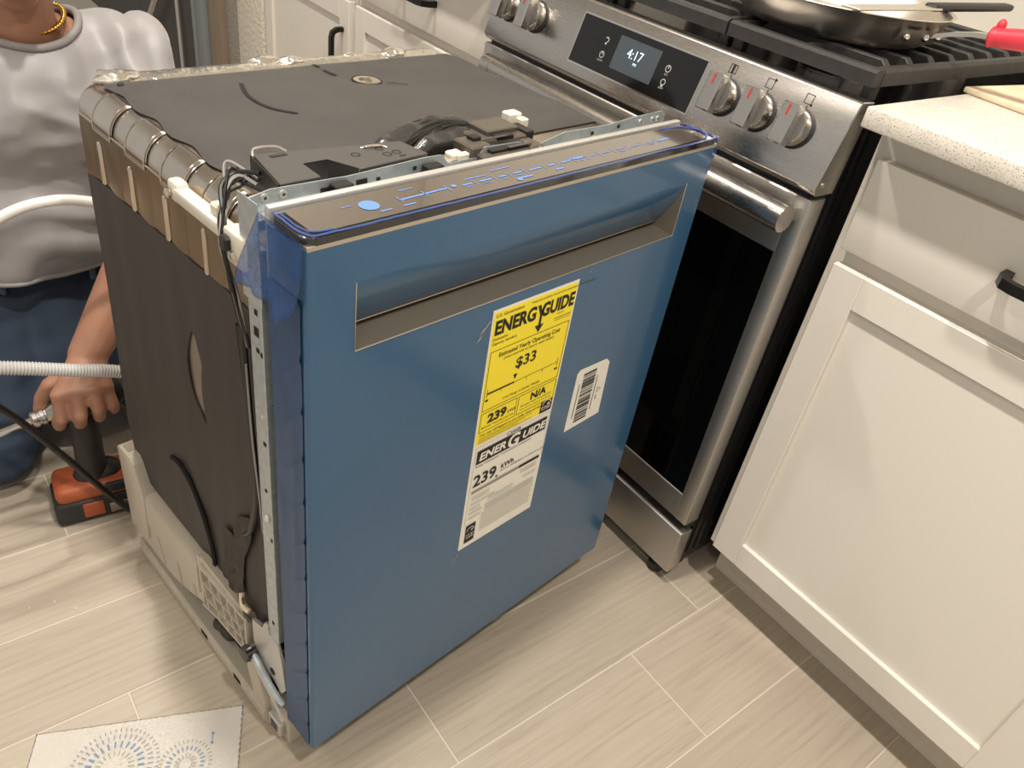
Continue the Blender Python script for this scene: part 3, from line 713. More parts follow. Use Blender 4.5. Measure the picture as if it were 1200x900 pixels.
# side mats with a slot cut through the left one
def side_mat(a, sgn, slot):
    m = bmesh.new(); outer = []
    zs = [(.086, .20), (.515, .20), (.522, .30), (.508, .55), (.506, .708)]
    b = .49
    topz = []
    while b > .10:
        topz.append((b, .7105+.010*(.49-b)+.0016*math.sin(b*75)+(.0012 if int(b*24) % 2 else 0))); b -= .006
    outer = zs+topz+[(.100, .70), (.095, .55), (.092, .4)]
    def loop(P):
        v = [m.verts.new((a, q[0], q[1])) for q in P]
        return [m.edges.new((v[i], v[(i+1) % len(v)])) for i in range(len(v))]
    es = loop(outer)
    if slot: es += loop([tuple(p[:2]) for p in bez([(.254, .616, 0), (.262, .606, 0), (.274, .575, 0), (.276, .545, 0), (.270, .512, 0), (.254, .494, 0), (.240, .487, 0), (.241, .505, 0), (.244, .53, 0), (.240, .56, 0), (.235, .582, 0), (.246, .608, 0)], 3)])
    bmesh.ops.triangle_fill(m, edges=es, use_beauty=True)
    for k in range(1, 64): bmesh.ops.bisect_plane(m, geom=m.verts[:]+m.edges[:]+m.faces[:], plane_co=(a, .086+k*.0068, 0), plane_no=(0, 1, 0))
    for zc in (.23, .26, .66, .69): bmesh.ops.bisect_plane(m, geom=m.verts[:]+m.edges[:]+m.faces[:], plane_co=(a, 0, zc), plane_no=(0, 0, 1))
    for v in m.verts: v.co.x -= sgn*.0024*math.sin((v.co.y-.02)*52)**2*max(0, min(1, (v.co.z-.2)*14, (.715-v.co.z)*14))
    bmesh.ops.solidify(m, geom=m.faces[:], thickness=.002*sgn)
    q = MB(); q.bm.free(); q.bm = m; return q
sm = side_mat(.0112, 1, True).build('side_mat', 'mat_side', dw)
side_mat(.5885, -1, False).build('side_mat', 'mat_side', dw)
MB().box((.0134, .225, .475), (.0139, .285, .63)).build('bare_steel', 'steel_patch', sm)
m = MB(); P = bez([(.0072, .365, .345), (.0068, .335, .352), (.0068, .303, .338), (.0068, .277, .300), (.007, .262, .255), (.0072, .258, .21)], 8)
m.tube(P, [.0006]+[.0035]*(len(P)-2)+[.0006], 8); m.build('fold_shade', 'recess_shade', sm)  # black tube standing in for the shade along the groove
m = MB(); m.grid(lambda u, v: (.0055-.003*noise.noise(Vector((u*4, v*9, 0))), (.176+v*.045)-u*(.042+.004*math.sin(v*8)), .385-v*.185+u*.03), 12, 40, .0006); m.build('tape_patch', 'tape_grey', sm, sharp=80)
m = MB(); m.grid(lambda u, v: (.0065-.002*noise.noise(Vector((u*4, v*6, 5))), (.215+v*.02)-u*.03, .335-v*.12), 10, 20, .0006); m.build('tape_patch', 'tape_grey', sm, sharp=80)
# side rails
rails = []
for a0, a1 in ((-.0005, .0105), (.5895, .6005)):
    o = MB().box((a0, .0745, .235), (a1, .0975, .80), .0008, 1).build('side_rail', 'galvanised', dw); rails.append(o)
srx = -.0007
for (z, b, w, h, mt) in ((.735, .084, .005, .006, 'recess_shade'), (.713, .085, .008, .010, 'recess_shade'), (.692, .084, .005, .005, 'recess_shade'), (.69, .0775, .003, .005, 'recess_shade'), (.61, .083, .004, .004, 'white_plastic'), (.575, .081, .005, .005, 'recess_shade'), (.568, .081, .005, .0025, 'pale_metal'), (.505, .084, .004, .004, 'recess_shade'), (.43, .0775, .003, .005, 'recess_shade'), (.425, .086, .004, .003, 'white_plastic'), (.33, .086, .004, .003, 'white_plastic'), (.335, .078, .003, .003, 'white_plastic'), (.27, .085, .004, .006, 'recess_shade')):
    MB().box((srx-.0003, b-w/2, z-h/2), (srx+.001, b+w/2, z+h/2)).build('rail_hole', mt, rails[0])
MB().ell((-.002, .083, .463), (.003, .004, .006), u=12, w=8).build('rail_plug', 'white_plastic', rails[0])
# cream strap bracket at the upper left shoulder
br = MB(); br.box((-.004, .118, .787), (.0115, .232, .801), .003, 2); br.box((-.003, .222, .784), (.012, .244, .806), .005, 2); br.box((-.006, .092, .772), (.0115, .128, .806), .004, 2); br.box((.002, .150, .798), (.012, .165, .812), .002, 1)
bro = br.build('strap_bracket', 'white_plastic', dw)
for b, z in ((.236, .793), (.108, .783)): MB().lathe([(.0055, 0), (.0055, .003), (.003, .0045)], (-.004, b, z), (-1, 0, 0), 14).build('bracket_screw', 'chrome', bro)
# black control box on top
poly = [(.047, .162), (.20, .138), (.206, .099), (.118, .0935), (.104, .126), (.076, .126), (.076, .0935), (.034, .0935)]
mb = MB(); mb.prism(poly, lambda a, b: (a, b, .8225), lambda a, b: (a, b, .8505), .0008, 1); cb = mb.build('control_box', 'grey_plastic', dw)
MB().box((.074, .094, .823), (.12, .128, .8262)).build('box_recess', 'recess_shade', cb)
MB().prism([(.033, .0930), (.0455, .1625), (.0445, .163), (.032, .0930)], lambda a, b: (a, b, .8225), lambda a, b: (a, b, .8500)).build('box_end', 'black_plastic', cb)
for (a, b, rr) in ((.135, .124, .0042), (.165, .113, .0042), (.177, .114, .0042), (.166, .128, .004)): m = MB(); m.ring((a, b, .8508), rr, .0012, 0, 20); m.build('moulded_ring', 'recess_shade', cb)
MB().box((.174, .103, .8502), (.181, .105, .8509)).build('moulded_slot', 'recess_shade', cb)
MB().box((.058, .148, .8502), (.075, .153, .8510)).build('moulded_grip', 'black_plastic', cb)
m = MB(); m.tube(bez([(.046, .160, .848), (.052, .168, .853), (.072, .166, .853), (.08, .158, .850)], 6), .0014, 6); m.build('clear_tie', 'crinkle_film', cb)
m = MB(); m.tube(bez([(.15, .137, .8505), (.158, .132, .853), (.170, .131, .852), (.176, .128, .8505)], 6), .0012, 6); m.build('clear_tie', 'crinkle_film', cb)
# wire harness: loops off the box end, then down the left side
rng = random.Random(11); hs_ = MB(); gs = MB()
for k in range(9):
    j = lambda s: rng.uniform(-s, s)
    P = [(.040+j(.004), .135+j(.02), .836+j(.008)), (.026+j(.006), .155+j(.012), .838+j(.008)), (.010+j(.004), .150+j(.008), .829+j(.005)), (-.002+j(.002), .136+j(.006), .806), (-.007+j(.001), .126+j(.003), .785), (-.003+j(.002), .118+j(.004), .74), (.003, .113+j(.006), .68)]
    (gs if k in (2, 6) else hs_).tube(bez(P, 6), .0015 if k % 3 else .002, 6)
hso = hs_.build('wire_harness', 'wire_black', dw); gs.build('grey_wire', 'wire_grey', hso)
m = MB()
for k in range(3): m.tube(bez([(.002-.001*k, .117+.004*k, .70), (.001, .112+.003*k, .60), (.0, .106+.003*k, .52+.01*k), (.001, .112+.003*k, .46), (.003, .132+.003*k, .40), (.003, .15, .375)], 8), (.0034, .0022, .0016)[k], 7)
m.build('harness_tail', 'wire_black', hso)
m = MB(); m.tube(bez([(.0, .111, .66), (-.002, .105, .57), (-.001, .100, .485), (.002, .102, .42)], 8), .0012, 6); m.build('harness_tail', 'wire_grey', hso)
MB().box((-.012, .112, .786), (-.002, .124, .80), .002, 1).build('harness_clip', 'black_plastic', hso)
# wrapped cable duct and latch
m = MB()
def wrapped(pts, rad, off):
    q = bez(pts, 9); V0 = len(m.bm.verts); m.tube(q, [rad*(.75+.45*math.sin(PI*min(1, .12+i/len(q)*.95))) for i in range(len(q))], 16)
    m.bm.verts.ensure_lookup_table()
    for v in list(m.bm.verts)[V0:]: v.co += Vector((noise.noise(v.co*45+Vector((off, 0, 0))), noise.noise(v.co*45+Vector((off, 7, 0))), noise.noise(v.co*45+Vector((off, 0, 9)))))*.0035
wrapped([(.175, .150, .829), (.21, .158, .838), (.255, .168, .843), (.30, .168, .842), (.33, .150, .838)], .012, 0)
wrapped([(.205, .128, .829), (.235, .138, .837), (.27, .143, .840), (.30, .138, .839), (.33, .128, .836)], .011, 4)
dct = m.build('cable_duct', 'wrap_plastic', dw, sharp=80)
m = MB()
for k in range(5): m.tube(bez([(.16+.008*k, .146-.004*k, .828), (.20+.008*k, .158-.005*k, .845), (.25+.006*k, .170-.006*k, .855), (.31, .165-.005*k, .850)], 6), .0011, 5)
m.build('loose_wire', 'wire_black', dct)
lt = MB(); lt.box((.262, .074, .826), (.345, .118, .846), .002, 1); lt.box((.285, .100, .834), (.362, .150, .850), .002, 1); lt.box((.255, .086, .836), (.283, .118, .853), .002, 1); lt.box((.30, .112, .848), (.348, .146, .856), .0015, 1); lt.box((.33, .072, .832), (.352, .098, .848), .002, 1)
lto = lt.build('door_latch', 'brown_plastic', dw)
for lo, hi, mt in (((.276, .078, .846), (.332, .096, .8495), 'black_plastic'), ((.278, .098, .8525), (.318, .101, .8545), 'grey_plastic'), ((.350, .10, .838), (.3625, .128, .853), 'black_plastic'), ((.30, .076, .8495), (.336, .081, .851), 'grey_plastic'), ((.268, .10, .853), (.28, .112, .857), 'black_plastic'), ((.305, .10, .848), (.33, .11, .853), 'black_plastic')):
    MB().box(lo, hi, .0008, 1).build('latch_detail', mt, lto)
MB().ell((.346, .072, .843), (.006, .004, .005), u=12, w=8).build('latch_pin', 'brown_plastic', lto)
m = MB(); m.box((.352, .131, .836), (.372, .146, .862), .0015, 1); m.box((.362, .121, .838), (.374, .132, .858), .0012, 1); m.build('white_clip', 'white_plastic', lto)
m = MB(); m.box((.235, .094, .832), (.252, .108, .846), .002, 1); m.box((.24, .09, .838), (.262, .098, .846), .0012, 1); m.build('white_clip', 'white_plastic', lto)
m = MB(); m.grid(lambda u, v: (.195+u*.055, .088+v*.02, .842-.004*v+.002*noise.noise(Vector((u*5, v*3, 0)))), 14, 5, .0005); m.build('white_sheet', 'white_plastic', lto)
# energy label and barcode label on the door
lb = MB().box((.230, -.0006, .325), (.371, 0, .7075)).build('energy_label', 'label_white', dw)
MB().box((.2322, -.0009, .513), (.369, -.0004, .7045)).build('yellow_field', 'label_yellow', lb)
EX, EZ = Vector((1, 0, 0)), Vector((0, 0, 1)); YL = -.0013
ink = MB(); fine = MB(); finey = MB()
def T(s, size, a, z, bold=0., al='LEFT', sx=1., m=ink, sh=0., y=YL): text_into(m, s, size, (a, y, z), EX, EZ, bold, al, sx, sh)
def RC(a0, a1, z0, z1, m=ink, y=YL): m.add([(a0, y, z0), (a1, y, z0), (a1, y, z1), (a0, y, z1)], [(0, 1, 2, 3)])
def frame(a0, a1, z0, z1, w=.0006, m=ink): RC(a0, a1, z0, z0+w, m); RC(a0, a1, z1-w, z1, m); RC(a0, a0+w, z0, z1, m); RC(a1-w, a1, z0, z1, m)
T('ENERG', .0255, .2350, .6745, .0010, 'LEFT', .84); T('GUIDE', .0255, .3675, .6745, .0010, 'RIGHT', .76)
# the long Y with its arrow
ink.add([(.3025, YL, .692), (.3075, YL, .692), (.3105, YL, .684), (.3135, YL, .692), (.3185, YL, .692), (.3125, YL, .678), (.3125, YL, .662), (.3180, YL, .664), (.3105, YL, .6535), (.3030, YL, .664), (.3085, YL, .662), (.3085, YL, .678)], [(0, 1, 2, 11), (2, 3, 4, 5), (11, 2, 5), (11, 5, 6, 10), (7, 8, 9)])
T('U.S. Government', .0062, .2345, .6975); T('Federal law prohibits removal of this label before consumer purchase', .0040, .2905, .6985, m=ink)
T('Dishwasher', .0052, .2345, .6665); T('Capacity: Standard', .0052, .2345, .6605); RC(.340, .352, .6690, .6700, finey); RC(.336, .3665, .6630, .6642, finey); RC(.338, .3655, .6600, .6607, finey)
frame(.2345, .3668, .566, .652, .0007)
T('Estimated Yearly Operating Cost', .0088, .3005, .6405, .00008, 'CENTER', .88); T('(when used with an electric water heater)', .0050, .3005, .6345, 0, 'CENTER')
T('$33', .0215, .2985, .6125, .0004, 'CENTER', 1.1)
ink.add([(.2800, YL, .6035), (.2870, YL, .6035), (.2835, YL, .5955)], [(0, 1, 2)])
RC(.2385, .2835, .590, .5925); RC(.2835, .3610, .5910, .5916); RC(.2385, .2393, .586, .5985); RC(.3602, .3610, .586, .5985)
for a in (.262, .305, .333): RC(a, a+.0006, .586, .591)
RC(.2370, .2420, .5800, .5830); RC(.3570, .3625, .5800, .5830); T('Cost Range of Similar Models', .0054, .3000, .5715, 0, 'CENTER')
frame(.2345, .2955, .5325, .5625, .0007); frame(.2985, .3668, .5325, .5625, .0007)
T('239', .0185, .2465, .5440, .0008, 'LEFT', 1.15); T('kWh', .0075, .2805, .5440); T('Estimated Yearly Electricity Use', .0046, .2650, .5375, 0, 'CENTER', .92)
T('N/A', .0150, .3345, .5480, .0006, 'CENTER', 1.1); T('Estimated Yearly Operating Cost', .0042, .3325, .5425, 0, 'CENTER'); T('(when used with a natural gas water heater)', .0032, .3325, .5375, 0, 'CENTER')
T('Your cost will depend on your utility rates and use.', .0064, .2365, .5255, 0, 'LEFT', .82)
for k in range(4): RC(.2365, .330-.012*((k*7) % 3), .5225-.0026*k, .5232-.0026*k, finey)
ink.build('black_print', 'ink', lb); finey.build('fine_print', 'print_fine_yellow', lb)
def star_box(a0, a1, z0, z1, m, wm, y=YL):
    m.add([(a0, y, z0), (a1, y, z0), (a1, y, z1), (a0, y, z1)], [(0, 1, 2, 3)])
    c = ((a0+a1)/2, y-.0003, (z0*.35+z1*.65)); r_ = (a1-a0)*.36
    wm.ring(c, r_, r_*.16, 0, 20, EX, EZ, .15, PI-.15)
    c2 = (c[0]+r_*.45, c[1], c[2]+r_*.1); vs = []
    for k in range(10): a = PI/2+k*PI/5; q = r_*(.38 if k % 2 == 0 else .16); vs.append((c2[0]+q*math.cos(a), c2[1], c2[2]+q*math.sin(a)))
    wm.add(vs, [tuple(range(10))])
    wm.add([(a0+.002, y-.0003, z0+(z1-z0)*.26), (a1-.002, y-.0003, z0+(z1-z0)*.26), (a1-.002, y-.0003, z0+(z1-z0)*.30), (a0+.002, y-.0003, z0+(z1-z0)*.30)], [(0, 1, 2, 3)])
    text_into(wm, 'energy', (a1-a0)*.30, (c[0]-.001, y-.0003, z0+(z1-z0)*.40), EX, EZ, 0, 'CENTER', 1, .3)
ib = MB(); iw = MB()
for q in ((.3455, .3675, .513, .5315), (.2385, .2560, .3345, .3685)):
    e1_ = MB(); e2_ = MB(); star_box(*q, e1_, e2_); e1_.build('emblem_field', 'ink', lb); e2_.build('emblem', 'label_white', lb)
# white lower half
ib.add([(.2385, YL, .4790), (.3645, YL, .4790), (.3645, YL, .5015), (.2385, YL, .5015)], [(0, 1, 2, 3)])
def TW(s, size, a, z, bold=0., al='LEFT', sx=1., sh=0.): text_into(iw, s, size, (a, YL-.0004, z), EX, EZ, bold, al, sx, sh)
TW('ENER', .0175, .2420, .4840, .0006, 'LEFT', 1.12, .15); TW('UIDE', .0175, .3620, .4840, .0006, 'RIGHT', 1.12, .15); TW('G', .0300, .3025, .4795, .0010, 'CENTER', 1.0, .1)
def TB_(s, size, a, z, bold=0., al='LEFT', sx=1.): text_into(ib, s, size, (a, YL, z), EX, EZ, bold, al, sx)
TB_('Canada', .0085, .301, .5035, 0, 'CENTER'); TB_('Energy consumption / Consommation énergétique', .0050, .2385, .4735, 0, 'LEFT', .98)
TB_('239', .0275, .2385, .4395, .0006, 'LEFT', 1.0); TB_('kWh', .0120, .2875, .4475, .0002); TB_('per year / par année', .0046, .2880, .4425); TB_('This model uses 239 kWh per year', .0042, .312, .4425)
ib.add([(.2790, YL, .4385), (.2850, YL, .4385), (.2820, YL, .4345)], [(0, 1, 2)])
def bar_grad(a0, a1, mname, m_): m_.add([(a0, YL, .4275), (a1, YL, .4275), (a1, YL, .4325), (a0, YL, .4325)], [(0, 1, 2, 3)])
gm = MB(); bar_grad(.2385, .325, '', gm); dm = MB(); bar_grad(.325, .3645, '', dm)
def FL(a0, a1, z, h=.0007): fine.add([(a0, YL, z), (a1, YL, z), (a1, YL, z+h), (a0, YL, z+h)], [(0, 1, 2, 3)])
rng = random.Random(5)
for (a0, a1, z, nn, dz) in ((.240, .275, .4205, 3, .0032), (.330, .3645, .4215, 3, .0030), (.2395, .285, .4085, 2, .0032), (.2395, .262, .400, 2, .0032), (.272, .322, .4035, 3, .0034), (.338, .3645, .4065, 2, .0032), (.2395, .264, .392, 2, .003), (.2395, .264, .383, 2, .003), (.268, .365, .3925, 6, .0024), (.264, .365, .3770, 11, .0033)):
    for k in range(nn): FL(a0, a1-rng.uniform(0, .004), z-k*dz)
fr_ = MB()
for q in ((.2345, .3685, .5085, .5089), (.2345, .2349, .372, .5085), (.3681, .3685, .43, .5085)): fr_.add([(q[0], YL, q[2]), (q[1], YL, q[2]), (q[1], YL, q[3]), (q[0], YL, q[3])], [(0, 1, 2, 3)])
fr_.build('rule_line', 'ink_grey', lb)
ib.build('black_print', 'ink', lb); iw.build('reversed_print', 'label_white', lb); gm.build('scale_bar', 'ink_grey', lb); dm.build('scale_bar', 'ink', lb); fine.build('fine_print', 'print_fine', lb)
# barcode sticker
poly = [(.412, .449), (.487, .4515), (.482, .545), (.474, .5525), (.4175, .555), (.4125, .549)]
bl = MB(); bl.prism(poly, lambda a, z: (a, -.0005, z), lambda a, z: (a, 0, z)); blo = bl.build('barcode_label', 'label_white', dw)
bc = MB(); rng = random.Random(9); z = .459
while z < .545:
    h = rng.choice((.0008, .0012, .002, .003)); bc.add([(.428, -.0010, z), (.455, -.0010, z), (.455, -.0010, z+h), (.428, -.0010, z+h)], [(0, 1, 2, 3)]); z += h+rng.choice((.0009, .0014, .0022))
for a in (.4215, .4600): bc.add([(a, -.0010, .47), (a+.0012, -.0010, .47), (a+.0012, -.0010, .53), (a, -.0010, .53)], [(0, 1, 2, 3)])
bc.ring((.470, -.0010, .502), .005, .0012, 0, 3, EX, EZ); bc.add([(.467, -.0010, .485), (.4685, -.0010, .485), (.4685, -.0010, .493), (.467, -.0010, .493)], [(0, 1, 2, 3)])
bc.build('barcode', 'ink', blo)
# glue smears left by torn tape
sm_ = MB()
for (a, z, s_, ang) in ((.219, .687, .010, .7), (.214, .677, .008, .9), (.226, .694, .006, .5), (.229, .317, .007, 1.0), (.224, .312, .006, .6), (.39, .713, .004, .8), (.382, .698, .003, .4)):
    d = Vector((math.cos(ang), 0, math.sin(ang))); p = Vector((-d.z, 0, d.x)); c = Vector((a, -.0004, z)); sm_.add([c-d*s_, c+p*s_*.25, c+d*s_, c-p*s_*.2], [(0, 1, 2, 3)])
sm_.build('tape_residue', 'ink_grey', door)
# ---------------------------------------------------------------- dishwasher base, hinge, feet
base = MB()
# long ledge with a rounded outer edge, seen from above
prof = [(.016, .187), (.002, .186), (-.003, .183), (-.004, .176), (-.004, .120), (-.0015, .118), (.0, .174), (.016, .180)]
base.prism(prof, lambda a, z: (a, .300, z), lambda a, z: (a, .475, z))
bs = base.build('base', 'cream_plastic', dw)
# side skirt: wavy lower edge over the bottom rail
low = [tuple(p[:2]) for p in bez([(.535, .050, 0), (.47, .052, 0), (.41, .054, 0), (.35, .074, 0), (.30, .097, 0), (.255, .113, 0), (.20, .118, 0), (.172, .125, 0)], 5)]
low = [p for p in low if p[0] > .285]
sk = MB(); sk.prism([(.535, .20), (.47, .182), (.30, .178), (.288, .178)]+low[::-1], lambda b, z: (-.002, b, z), lambda b, z: (.004, b, z)); sk.build('side_skirt', 'cream_plastic', bs)
MB().prism([(.29, .176), (.27, .192), (.19, .204), (.152, .198), (.150, .145), (.20, .12), (.255, .113), (.29, .10)], lambda b, z: (.010, b, z), lambda b, z: (.013, b, z)).build('lattice_back', 'cream_shadow', bs)  # recessed panel in darker cream, shade behind the ribs put in its colour
# upright post at the back corner
m = MB(); m.prism([(.548, .06), (.549, .238), (.540, .2445), (.503, .246), (.490, .238), (.470, .184), (.480, .08)], lambda b, z: (-.006, b, z), lambda b, z: (.020, b, z), .002, 2); po = m.build('corner_post', 'cream_plastic', bs)
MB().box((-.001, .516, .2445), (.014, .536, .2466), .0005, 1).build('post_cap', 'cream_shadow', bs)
# bottom rail
m = MB(); m.box((-.006, .118, .0005), (.030, .535, .028), .003, 2); m.box((-.0035, .118, .028), (.020, .535, .033), .001, 1); ra = m.build('bottom_rail', 'cream_plastic', bs)
for b in (.30, .197): MB().box((-.0068, b-.011, .010), (-.004, b+.011, .021)).build('rail_slot', 'recess_shade', ra) if False else MB().box((-.0066, b-.010, .012), (-.0055, b+.010, .022)).build('rail_slot', 'recess_shade', bs)
# inner ledge (second level towards the door) and ribs
m = MB(); m.box((-.001, .165, .196), (.016, .292, .206), .002, 1); m.box((-.002, .286, .176), (.016, .300, .203), .0015, 1); m.build('ledge_step', 'cream_plastic', bs)
for (b0, z0, b1, z1, w) in ((.29, .190, .155, .203, .0030), (.292, .100, .250, .114, .0026), (.250, .114, .160, .128, .0026), (.288, .178, .270, .108, .0020), (.262, .195, .236, .118, .0020), (.236, .198, .208, .121, .0020), (.210, .200, .184, .124, .0020), (.186, .20, .162, .128, .0020), (.285, .160, .165, .172, .0016), (.275, .130, .165, .150, .0016), (.156, .204, .158, .120, .0026)):
    d_ = Vector((0, b1-b0, z1-z0)).normalized(); n2 = Vector((0, -d_.z, d_.y))*w
    mm = MB(); A_ = Vector((0, b0, z0)); B_ = Vector((0, b1, z1)); X0, X1 = Vector((-.005, 0, 0)), Vector((.012, 0, 0))
    mm.add([A_-n2+X0, A_+n2+X0, B_+n2+X0, B_-n2+X0, A_-n2+X1, A_+n2+X1, B_+n2+X1, B_-n2+X1], [(0,1,2,3), (4,5,6,7), (0,1,5,4), (1,2,6,5), (2,3,7,6), (3,0,4,7)]); mm.build('lattice_rib', 'cream_plastic', bs)
for (b0, z0, b1, z1) in ((.45, .13, .43, .056), (.38, .13, .37, .066), (.33, .14, .32, .09)):
    MB().capsule((-.0025, b0, z0), (-.0025, b1, z1), .0014, .0014, 6).build('skirt_rib', 'cream_plastic', bs)
# added black box stands in for the shade between skirt and rail
MB().box((.022, .10, .006), (.578, .525, .192)).build('underbody_shade', 'recess_shade', dw)
m = MB(); m.capsule((.014, .28, .05), (.014, .24, .07), .012, .010); m.ell((.012, .255, .058), (.010, .02, .014)); m.build('drain_pump', 'black_plastic', dw)
# front foot block and angled strut of the base
m = MB(); m.prism([(.175, .135), (.150, .150), (.118, .052), (.110, .0), (.135, .0), (.15, .04)], lambda b, z: (-.004, b, z), lambda b, z: (.014, b, z), .0015, 1); m.prism([(.118, .0), (.118, .06), (.075, .075), (.066, .04), (.066, .0)], lambda b, z: (.004, b, z), lambda b, z: (.03, b, z), .0015, 1); m.build('front_foot', 'cream_plastic', bs)
MB().box((-.005, .076, .014), (.005, .108, .042), .002, 1).build('foot_clip', 'pale_metal', bs); MB().box((-.0058, .084, .020), (-.004, .100, .036)).build('foot_clip_inset', 'grey_plastic', bs)
# far side of the base
m = MB(); m.box((.580, .118, .0005), (.602, .535, .033), .003, 1); m.box((.584, .15, .033), (.598, .54, .19), .003, 1); m.build('far_skirt', 'cream_plastic', bs)
# hinge bracket, lever and roller
m = MB(); m.prism([(.140, .222), (.112, .232), (.106, .250), (.098, .252), (.096, .235), (.076, .235), (.066, .20), (.060, .150), (.072, .128), (.10, .145), (.125, .150), (.140, .175)], lambda b, z: (-.002, b, z), lambda b, z: (.003, b, z), .0006, 1); hb_ = m.build('hinge_plate', 'pale_metal', dw)
m = MB(); m.prism([(.150, .150), (.138, .160), (.115, .140), (.09, .130), (.066, .100), (.060, .080), (.068, .082), (.085, .108), (.105, .118), (.130, .132)], lambda b, z: (-.010, b, z), lambda b, z: (-.004, b, z), .001, 1); m.build('hinge_lever', 'pale_metal', hb_)
m = MB(); m.tube(bez([(-.007, .142, .158), (-.009, .12, .156), (-.009, .10, .142), (-.007, .074, .125), (-.004, .062, .118)], 6), .0045, 8); m.build('hinge_arm', 'galvanised', hb_)
MB().lathe([(.012, 0), (.0125, .003), (.0115, .012), (.004, .013)], (-.003, .150, .139), (-1, 0, 0), 22).build('hinge_roller', 'grey_plastic', hb_)
MB().lathe([(.0065, 0), (.0065, .014)], (-.003, .134, .158), (-1, 0, 0), 14).build('hinge_roller', 'black_plastic', hb_)
MB().lathe([(.006, 0), (.006, .0006)], (-.002, .092, .158), (-1, 0, 0), 16).build('bracket_hole', 'recess_shade', hb_)
m = MB()
for k in range(4): m.tube(bez([(.006, .19-.004*k, .232), (.0, .175-.003*k, .222+.003*k), (-.002, .158, .214-.004*k), (.002, .146, .205)], 6), .0016, 5)
m.build('frayed_wire', 'brown_plastic', hb_)
m = MB(); m.tube(bez([(.004, .176, .236), (-.001, .165, .224), (.001, .152, .222)], 6), .004, 8); m.build('insulated_lead', 'pale_wood', hb_)

# ---------------------------------------------------------------- hoses and cord
def hose(pts, r, amp, pitch, mat, name):
    q = bez(pts, 60); L_ = 0; rr = []; out = []; last = q[0]; acc = 0
    tot = sum((q[i+1]-q[i]).length for i in range(len(q)-1)); N_ = int(tot/pitch*4); step = tot/N_; i = 0; d = 0
    for k in range(N_+1):
        tgt = k*step
        while i < len(q)-2 and d+(q[i+1]-q[i]).length < tgt: d += (q[i+1]-q[i]).length; i += 1
        sg = (q[i+1]-q[i]); t = min(1, (tgt-d)/max(1e-9, sg.length)); out.append(q[i]+sg*t); rr.append(r+amp*(1 if k % 4 in (0, 1) else -1))
    return MB().tube(out, rr, 16)
tag(hose([(-.566, -.688, .292), (-.593, -.700, .302), (-.62, -.742, .326), (-.62, -.82, .355), (-.62, -.906, .386), (-.63, -1.0, .405), (-.66, -1.18, .36), (-.68, -1.45, .12), (-.66, -1.68, .012)], .0098, .0009, .0045, 0, 'h').build('drain_hose', 'hose_grey', sharp=60), 'grey corrugated drain hose stretched across the kneeling worker', 'hose')
tag(MB().tube(bez([(-.567, -.650, .500), (-.605, -.660, .555), (-.65, -.695, .588), (-.66, -.735, .602), (-.66, -.79, .612), (-.66, -.856, .596), (-.66, -.95, .53), (-.66, -1.1, .34), (-.66, -1.22, .10), (-.66, -1.32, .008)], 12), .0075, 12).build('supply_tube', 'hose_white'), "white water tube arching in front of the worker's grey shirt", 'hose')
tag(MB().tube(bez([(-.655, -.735, .008), (-.63, -.765, .012), (-.62, -.80, .075), (-.625, -.855, .188), (-.64, -.92, .302), (-.67, -1.0, .37), (-.72, -1.12, .33), (-.75, -1.3, .10), (-.76, -1.45, .0065)], 12), .006, 12).build('power_cord', 'cord_black'), 'black power cord rising in front of the cordless driver', 'cord')

# ---------------------------------------------------------------- printed paper towel on the floor
pt = thing('paper_towel', 'white textured paper towel printed with blue dashed rings on the floor', 'paper towel', (-.17, -.87, 0))
cA, cB, cD = Vector((-.276, -1.002, 0)), Vector((-.170, -.746, 0)), Vector((-.02, -.817, 0))
eu = (cB-cA); ew = (cD-cB)
def tw_(u, v): p = cA+eu*u+ew*v; return (p.x, p.y, .0022+.0016*noise.noise(Vector((p.x*14, p.y*14, 0)))+.0004*math.sin(u*170)*math.sin(v*110))
MB().grid(tw_, 90, 60, .0005).build('sheet', 'paper', pt, True, sharp=80)
e1 = eu.normalized(); e2 = ew.normalized()
def rays(cu, cv, rings):
    c = cA+e1*cu+e2*cv
    for (r0, r1, n_, w, mat_) in rings:
        mm = MB()
        for k in range(n_):
            a = 2*PI*k/n_; d = e1*math.cos(a)+e2*math.sin(a); s_ = e1*-math.sin(a)+e2*math.cos(a)
            z = Vector((0, 0, .0047)); q = [c+d*r0-s_*w, c+d*r1-s_*w, c+d*r1+s_*w, c+d*r0+s_*w]
            if any(((p-cA).dot(e1) < .004 or (p-cA).dot(e1) > eu.length-.004 or (p-cA).dot(e2) < .004) for p in q): continue
            mm.add([p+z for p in q], [(0, 1, 2, 3)])
        mm.build('printed_ring', mat_, pt, True)
rays(.112, .070, [(.018, .026, 22, .0006, 'towel_green'), (.030, .039, 26, .0011, 'towel_blue'), (.043, .050, 40, .0007, 'towel_grey'), (.054, .0585, 52, .0006, 'towel_grey')])
rays(.205, .080, [(.008, .015, 16, .0006, 'towel_green'), (.020, .026, 24, .0008, 'towel_blue'), (.031, .036, 36, .0006, 'towel_green')])
m1 = MB(); c = cA+e1*.238+e2*.040; z = Vector((0, 0, .0047))
m1.add([c-e1*.0006+z, c+e1*.0006+z, c+e1*.0006+e2*.014+z, c-e1*.0006+e2*.014+z], [(0, 1, 2, 3)])
for q in (0, .014): m1.lathe([(.0022, .0047), (.0022, .0048)], c+e2*q, n=10)
m1.build('printed_pin', 'towel_blue', pt, True)
